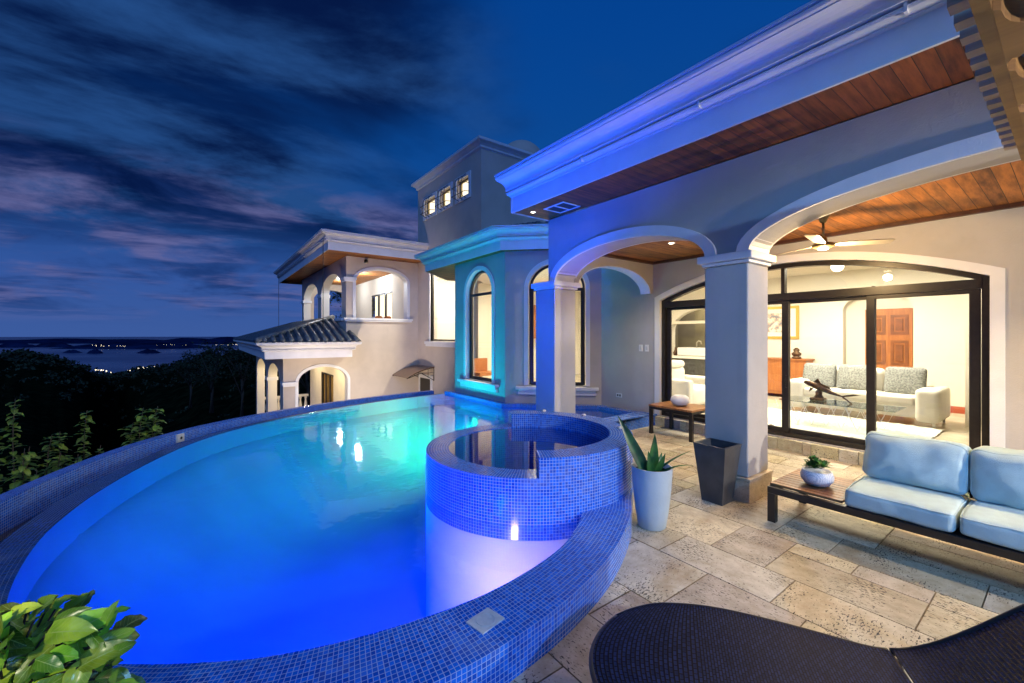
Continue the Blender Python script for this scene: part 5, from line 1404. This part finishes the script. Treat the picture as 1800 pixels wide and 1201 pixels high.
for y, lb in ((2.93, 'grey woven cushion at the left end of the cream sofa'), (2.38, 'grey woven cushion in the middle of the cream sofa'), (1.72, 'grey woven cushion at the right end of the cream sofa')):
    T = lambda x, yy, z: (x + (z - .64) * .35, yy, z); m = MB(); m.rbox((9.26, y - .26, .63), (9.39, y + .26, 1.07), .06, T, 4, .03)
    tag(m.build('throw_pillow', greyfab, None, True, (9.35, y, .64)), lb, 'cushion', 'grey cushions on the cream sofa')
ct = thing('coffee_table', 'glass coffee table on zigzag wire legs in the living room', 'coffee table', (8.0, 2.2, 0.17))
m = MB(); m.box((7.65, 1.50, .54), (8.30, 2.95, .552)); m.build('glass_top', glass_mat('table_glass', (0.80, 0.9, 0.86), 1.5), ct)
m = MB()
for x in (7.70, 8.25):
    for k in range(7):
        a = 1.6 + k * .19; m.tube([(x, a, .54), (x, a + .14, .19), (x, a + .28, .54)], .006, 5)
for y in (1.6, 2.9): m.tube([(7.7, y, .535), (8.25, y, .535)], .006, 5)
m.build('wire_leg', white, ct)
fs = thing('fish_sculpture', 'bronze leaping fish sculpture on the glass coffee table', 'sculpture', (8.0, 2.45, .553))
m = MB(); m.rbox((7.9, 2.40, .553), (8.06, 2.60, .60), .02); m.lathe([(0.07, 0), (0.045, .05), (0.05, .09), (0.03, .12)], (7.98, 2.49, .60), 12); m.build('rock_base', bronze, fs, True)
m = MB()
pts = [(7.98, 2.70, .83, .012), (7.98, 2.66, .825, .04), (7.98, 2.58, .80, .058), (7.98, 2.48, .76, .055), (7.98, 2.36, .71, .04), (7.98, 2.26, .675, .022), (7.98, 2.19, .655, .012)]
V = []; F = []
for (x, y, z, r) in pts:
    for k in range(10):
        a = 2 * PI * k / 10; V.append((x + r * .5 * math.cos(a), y + r * .35 * math.sin(a), z + r * math.sin(a)))
for i in range(len(pts) - 1):
    for k in range(10): F.append((i * 10 + k, i * 10 + (k + 1) % 10, (i + 1) * 10 + (k + 1) % 10, (i + 1) * 10 + k))
m.mesh(V, F); T = lambda u, n, z: (7.98 + n, u, z)
m.prism([(2.20, .66), (2.05, .70), (1.95, .70), (2.09, .66), (2.16, .645), (2.07, .57), (2.04, .53), (2.17, .62)], T, -.004, .004)
m.prism([(2.56, .85), (2.50, .91), (2.46, .83), (2.36, .79), (2.30, .72), (2.48, .80)], T, -.004, .004)
m.prism([(2.60, .76), (2.62, .68), (2.55, .74)], T, -.03, -.024); m.build('fish', bronze, fs, True)
m = MB(); V = []
random.seed(4)
for i in range(26):
    for j in range(40): V.append((7.2 + 1.75 * i / 25 + random.uniform(-.012, .012), 1.2 + 2.6 * j / 39 + random.uniform(-.012, .012), .175 + random.uniform(0, .03)))
m.mesh(V, [(i * 40 + j, i * 40 + j + 1, (i + 1) * 40 + j + 1, (i + 1) * 40 + j) for i in range(25) for j in range(39)]); tag(m.build('shag_rug', rugm, None, False, (8, 2.5, .17)), 'white shaggy rug under the glass coffee table', 'rug')
sb = thing('sideboard', 'reddish wooden sideboard against the living room wall under the framed picture', 'sideboard', (10.95, 4.4, .17))
m = MB(); m.box((10.75, 3.60, .25), (11.18, 5.3, 1.04)); m.box((10.72, 3.57, 1.041), (11.19, 5.33, 1.07)); m.build('cabinet', doorwood, sb)
for k in range(4):
    a = 3.65 + k * .41; m = MB(); m.box((10.73, a, .32), (10.749, a + .38, .98)); d_ = m.build('cabinet_door', doorwood, sb); m = MB(); m.lathe([(0.015, 0), (0.015, .03)], (10.715, a + .33, .68), 8); m.build('knob', black, d_)
m = MB(); m.lathe([(0.09, 0), (0.10, .03), (0.06, .05), (0.09, .08), (0.10, .12), (0.05, .16), (0.07, .20), (0.02, .25)], (10.95, 3.85, 1.072), 14); tag(m.build('figurine', bronze, None, True, (10.95, 3.85, 1.072)), 'small dark figurine on the end of the sideboard', 'figurine')
pf = thing('framed_picture', 'gold framed picture above the sideboard in the living room', 'picture', (11.18, 4.4, 1.9))
m = MB(); m.ring([(3.88, 1.52), (3.88, 2.30), (5.05, 2.30), (5.05, 1.52)], [(3.94, 1.58), (3.94, 2.24), (4.99, 2.24), (4.99, 1.58)], TX(11.2), .03, .001, True); m.build('frame', gold, pf)
m = MB(); m.box((11.18, 3.94, 1.58), (11.19, 4.99, 2.24)); m.build('mount', white, pf)
m = MB(); m.box((11.17, 4.08, 1.68), (11.179, 4.85, 2.14)); m.build('print', paintm, pf)
ac = thing('cream_armchair', 'cream leather armchair with rounded headrest near the left door panel', 'armchair', (8.0, 5.1, .17))
m = MB(); m.rbox((7.3, 4.3, .25), (8.25, 5.15, .60), .08); m.build('seat', leather, ac, True)
m = MB(); m.rbox((7.35, 4.95, .3), (8.25, 5.25, .95), .09); m.build('backrest', leather, ac, True)
m = MB(); m.rbox((7.5, 4.9, .93), (8.15, 5.22, 1.08), .07); m.build('headrest', leather, ac, True)
for a in (7.25, 8.2):
    m = MB(); m.rbox((a, 4.3, .25), (a + .2, 5.2, .76), .06); m.build('armrest', leather, ac, True)
ks = thing('kitchen_sink', 'white kitchen sink with curved tap in the arched kitchen opening', 'sink', (11.2, 6.3, 1.02))
m = MB(); m.rbox((11.0, 5.7, 1.022), (11.4, 6.9, 1.26), .04); m.build('basin', white, ks, True)
m = MB(); m.tube([(11.1, 6.35, 1.26), (11.1, 6.35, 1.40), (11.1, 6.30, 1.45), (11.1, 6.23, 1.44), (11.1, 6.21, 1.36)], .018, 8); m.build('tap', metal, ks, True)
m = MB(); m.lathe([(0.05, 0), (0.07, .08), (0.03, .16), (0.02, .24)], (11.1, 7.0, 1.022), 12); tag(m.build('soap_bottle', bronze, None, True, (11.1, 7.0, 1.022)), 'dark bottle standing on the kitchen counter beside the sink', 'bottle')
# bay furniture
bc = thing('wooden_bench', 'orange brown wooden bench low inside the turquoise bay window', 'bench', (6.4, 9.8, .17))
m = MB(); m.box((6.0, 9.6, .50), (7.2, 10.2, .58)); m.build('seat', doorwood, bc)
for x, y in ((6.02, 9.62), (7.12, 9.62), (6.02, 10.12), (7.12, 10.12)):
    m = MB(); m.box((x, y, .17), (x + .07, y + .07, .50)); m.build('leg', doorwood, bc)
m = MB(); m.box((6.0, 10.15, .58), (6.6, 10.2, .95)); m.build('backrest', doorwood, bc)
kc = thing('kitchen_cabinet', 'orange brown wall cabinet seen through the right hand bay window', 'cabinet', (8.6, 10.7, 1.5))
m = MB(); m.box((7.6, 10.6, 1.5), (9.2, 11.0, 2.6)); m.build('cabinet_body', doorwood, kc)
for k in range(3):
    m = MB(); m.box((7.62 + k * .53, 10.58, 1.53), (8.12 + k * .53, 10.599, 2.57)); m.build('cabinet_door', doorwood, kc)
for z in (1.5, 2.0):
    m = MB(); m.lathe([(0.05, 0), (0.06, .02), (0.03, .12)], (7.45, 10.95, z), 12); tag(m.build('wall_sconce', gold, None, True, (7.45, 10.95, z)), 'small gold wall lamp inside the bay, %s' % ('upper of two' if z > 1.7 else 'lower of two'), 'wall lamp', 'wall lamps inside the bay')
lc_ = thing('bay_curtain', 'dark curtain hanging beside the turquoise bay window', 'curtain', (5.9, 9.6, .2))
m = MB()
for k in range(6): m.tube([(5.75 + k * .05, 9.75 + k * .05 + .02 * (k % 2), .2), (5.75 + k * .05, 9.75 + k * .05 + .02 * (k % 2), 2.5)], .03, 6)
m.build('folds', mat('grey_curtain', (0.16, 0.15, 0.13), 0.9), lc_, True)

# ================================================================== landscape
from mathutils import noise
def polar(pxx, t): x_ = (pxx - 900) / 735.0; return (t * (.593 + x_ * .805), t * (.805 - x_ * .593))
m = MB(); m.mesh([(-120000, -120000, -266), (120000, -120000, -266), (120000, 120000, -266), (-120000, 120000, -266)], [(0, 1, 2, 3)]); structure(m.build('sea', seam))
# hillside height field on a bearing/distance grid: two ridges and the valley between
def ridge(pxx):   # skyline row for a bearing
    K = [(-400, 614), (0, 624), (60, 626), (110, 634), (150, 651), (180, 663), (225, 661), (255, 651), (300, 645), (330, 637), (365, 622), (400, 627), (430, 618), (480, 604), (560, 598), (700, 600), (900, 600), (1400, 600)]
    for (a, ya), (b, yb) in zip(K[:-1], K[1:]):
        if pxx <= b: f = max(0, (pxx - a) / (b - a)); return ya + (yb - ya) * f
    return 600
V = []; F = []
cols = list(range(-420, 1400, 7)); rows = [0.0, .1, .2, .3, .4, .5, .58, .66, .74, .8, .85, .9, .94, .97, 1.0, 1.03, 1.08, 1.2]
for c in cols:
    yr = ridge(c); D = 170 if c > 255 else (420 if c < 150 else 900)
    if 150 <= c <= 255: D = 420 + (1 - abs(c - 202) / 53) * 480 if c < 202 else 170 + (1 - (c - 202) / 53) * 730
    zr = 1.6 - D * (yr - 590) / 735
    for f in rows:
        t = 12 + (D - 12) * min(f, 1.2) ** 1.6
        base_z = -3.4 + (zr + 3.4) * min(1, f) if True else 0
        sag = -0.10 * (D) * math.sin(PI * min(1, f)) * (0.5 if D < 300 else .35)
        z = base_z + sag
        if f > 1: z = zr - (f - 1) * D * 1.2
        x, y = polar(c, t)
        z += noise.noise(Vector((x * .05, y * .05, 0))) * min(6, t * .02) + noise.noise(Vector((x * .3, y * .3, 3))) * min(1.5, t * .012)
        if t < 16: z = min(z, -3.0)
        V.append((x, y, z))
nr = len(rows)
for i in range(len(cols) - 1):
    for j in range(nr - 1): F.append((i * nr + j, (i + 1) * nr + j, (i + 1) * nr + j + 1, i * nr + j + 1))
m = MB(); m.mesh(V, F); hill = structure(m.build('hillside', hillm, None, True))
# forest canopy: leaf clumps over the hillside
random.seed(77)
m = MB()
import bisect
def clump(c, r, n):
    for _ in range(n):
        v = Vector((random.gauss(0, 1), random.gauss(0, 1), random.gauss(0, .8))).normalized() * r * random.uniform(.55, 1)
        v.z *= 0.7
        p = Vector(c) + v; s_ = r * random.uniform(.22, .4)
        a = Vector((random.uniform(-1, 1), random.uniform(-1, 1), random.uniform(-1, 1))).normalized(); b = a.cross(Vector((random.uniform(-1, 1), random.uniform(-1, 1), 1))).normalized()
        br = random.uniform(.4, 1.8); m.ct = (br, br, br)
        m.add([p - a * s_, p + b * s_ * .6, p + a * s_, p - b * s_ * .6])
for k in range(1500):
    i = random.randrange(0, len(cols) - 1); j = random.choices(range(6, 15), weights=[1, 1, 1, 2, 2, 3, 4, 6, 8])[0]
    if cols[i] > 520: continue
    a = Vector(V[i * nr + j]); b = Vector(V[(i + 1) * nr + min(j + 1, 14)]); p = a.lerp(b, random.random()); D = math.hypot(p.x, p.y)
    clump((p.x, p.y, p.z + D * .002), max(1.0, D * .008) * random.uniform(.6, 1.25), 22)
m.ct = None
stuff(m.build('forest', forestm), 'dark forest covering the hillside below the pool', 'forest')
# nearer separate trees: against the sky, behind the wing
def tree(loc, H, r, label, seed, grp='dark trees behind the far wing'):
    random.seed(seed); t = thing('tree', label, 'tree', loc, grp); b = Vector(loc)
    tr = MB(); tr.tube([b, b + Vector((.1, 0, H * .35)), b + Vector((-.1, .1, H * .75))], r * .07, 8, r * .03)
    tips = []
    for k in range(7):
        a = k * 0.9 + random.uniform(-.3, .3); e = b + Vector((math.cos(a) * r * random.uniform(.4, .75), math.sin(a) * r * random.uniform(.4, .75), H * random.uniform(.6, .95)))
        s0 = b + Vector((0, 0, H * random.uniform(.3, .55))); tr.tube([s0, s0.lerp(e, .5) + Vector((0, 0, .2)), e], r * .025, 6, r * .008); tips.append(e)
    tr.build('trunk', trunkm, t, True)
    cr = MB()
    for e in tips + [b + Vector((0, 0, H * .95))]:
        for q in range(4):
            c = e + Vector((random.uniform(-.4, .4) * r, random.uniform(-.4, .4) * r, random.uniform(-.2, .25) * r)); rr = r * random.uniform(.18, .32)
            for _ in range(70):
                v = Vector((random.gauss(0, 1), random.gauss(0, 1), random.gauss(0, .7))).normalized() * rr * random.uniform(.3, 1.1); p = c + v
                a = Vector((random.uniform(-1, 1), random.uniform(-1, 1), random.uniform(-.6, .6))).normalized(); bb = a.cross(Vector((0, 0, 1)) + a * .3).normalized(); s_ = random.uniform(.08, .16) * (r / 2.5)
                br = random.uniform(.5, 2.2); cr.ct = (br, br, br); cr.add([p - a * s_, p + bb * s_ * .5, p + a * s_, p - bb * s_ * .5])
    cr.build('crown', forestm, t)
x, y = polar(640, 42); tree((x, y, -6), 11.6, 3.2, 'dark spreading tree seen through the upper loggia arch', 31)
x, y = polar(372, 60); tree((x, y, -9.5), 9.2, 4.0, 'round dark tree on the skyline left of the far wing', 32, 'dark trees on the hillside')
x, y = polar(425, 48); tree((x, y, -8), 8.6, 3.0, 'dark tree rising just left of the far wing', 33, 'dark trees on the hillside')
x, y = polar(335, 70); tree((x, y, -10.5), 8.2, 3.4, 'low dark tree on the right hand hill slope', 34, 'dark trees on the hillside')
x, y = polar(540, 55); tree((x, y, -9), 9.0, 3.2, 'dark tree seen through the lower arches of the far wing', 35)
# islands
def island(pxx, D, wpx, h, seed):
    random.seed(seed); x, y = polar(pxx, D); hw = wpx / 735 * D / 2; V = []; F = []; n = 24
    for i in range(n + 1):
        for j in range(7):
            u = -1 + 2 * i / n; v = -1 + 2 * j / 6
            e = max(0, 1 - u * u) ** .7 * max(0, 1 - v * v); q = .6 + .4 * noise.noise(Vector((u * 3 + seed, v, seed)))
            V.append((x + RV.x * u * hw + FV.x * v * hw * .5, y + RV.y * u * hw + FV.y * v * hw * .5, -267 + h * e * (q + .35)))
    for i in range(n):
        for j in range(6): F.append((i * 7 + j, (i + 1) * 7 + j, (i + 1) * 7 + j + 1, i * 7 + j + 1))
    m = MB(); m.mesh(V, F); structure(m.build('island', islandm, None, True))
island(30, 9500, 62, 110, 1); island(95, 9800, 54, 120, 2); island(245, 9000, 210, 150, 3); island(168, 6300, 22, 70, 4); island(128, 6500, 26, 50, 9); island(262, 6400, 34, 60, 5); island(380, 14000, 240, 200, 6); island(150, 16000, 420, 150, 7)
# town lights at the shore and across the bay
random.seed(12); m = MB()
def lights(px0, px1, D, y0, y1, n, s0):
    for _ in range(n):
        p = random.uniform(px0, px1); yy = y0 + (y1 - y0) * (p - px0) / (px1 - px0) + random.uniform(-1.2, 1.2); DD = D * random.uniform(.97, 1.03)
        x, y = polar(p, DD); z = 1.6 - DD * (yy - 590) / 735; s_ = s0 * DD / 735 * random.uniform(.3, 1)
        m.box((x - s_, y - s_, z - s_ * .5), (x + s_, y + s_, z + s_ * .5))
lights(168, 196, 860, 650, 654, 26, .7); lights(222, 246, 860, 652, 648, 26, .8); lights(247, 264, 850, 647, 646, 14, .8); lights(272, 282, 650, 645, 646, 4, .5)
lights(162, 232, 8300, 607.5, 609, 16, .45); lights(270, 330, 8300, 606, 606, 8, .4); lights(370, 418, 8300, 607, 606, 14, .45)
stuff(m.build('town_lights', townglow), 'tiny lights of a town along the distant shore', 'town lights')
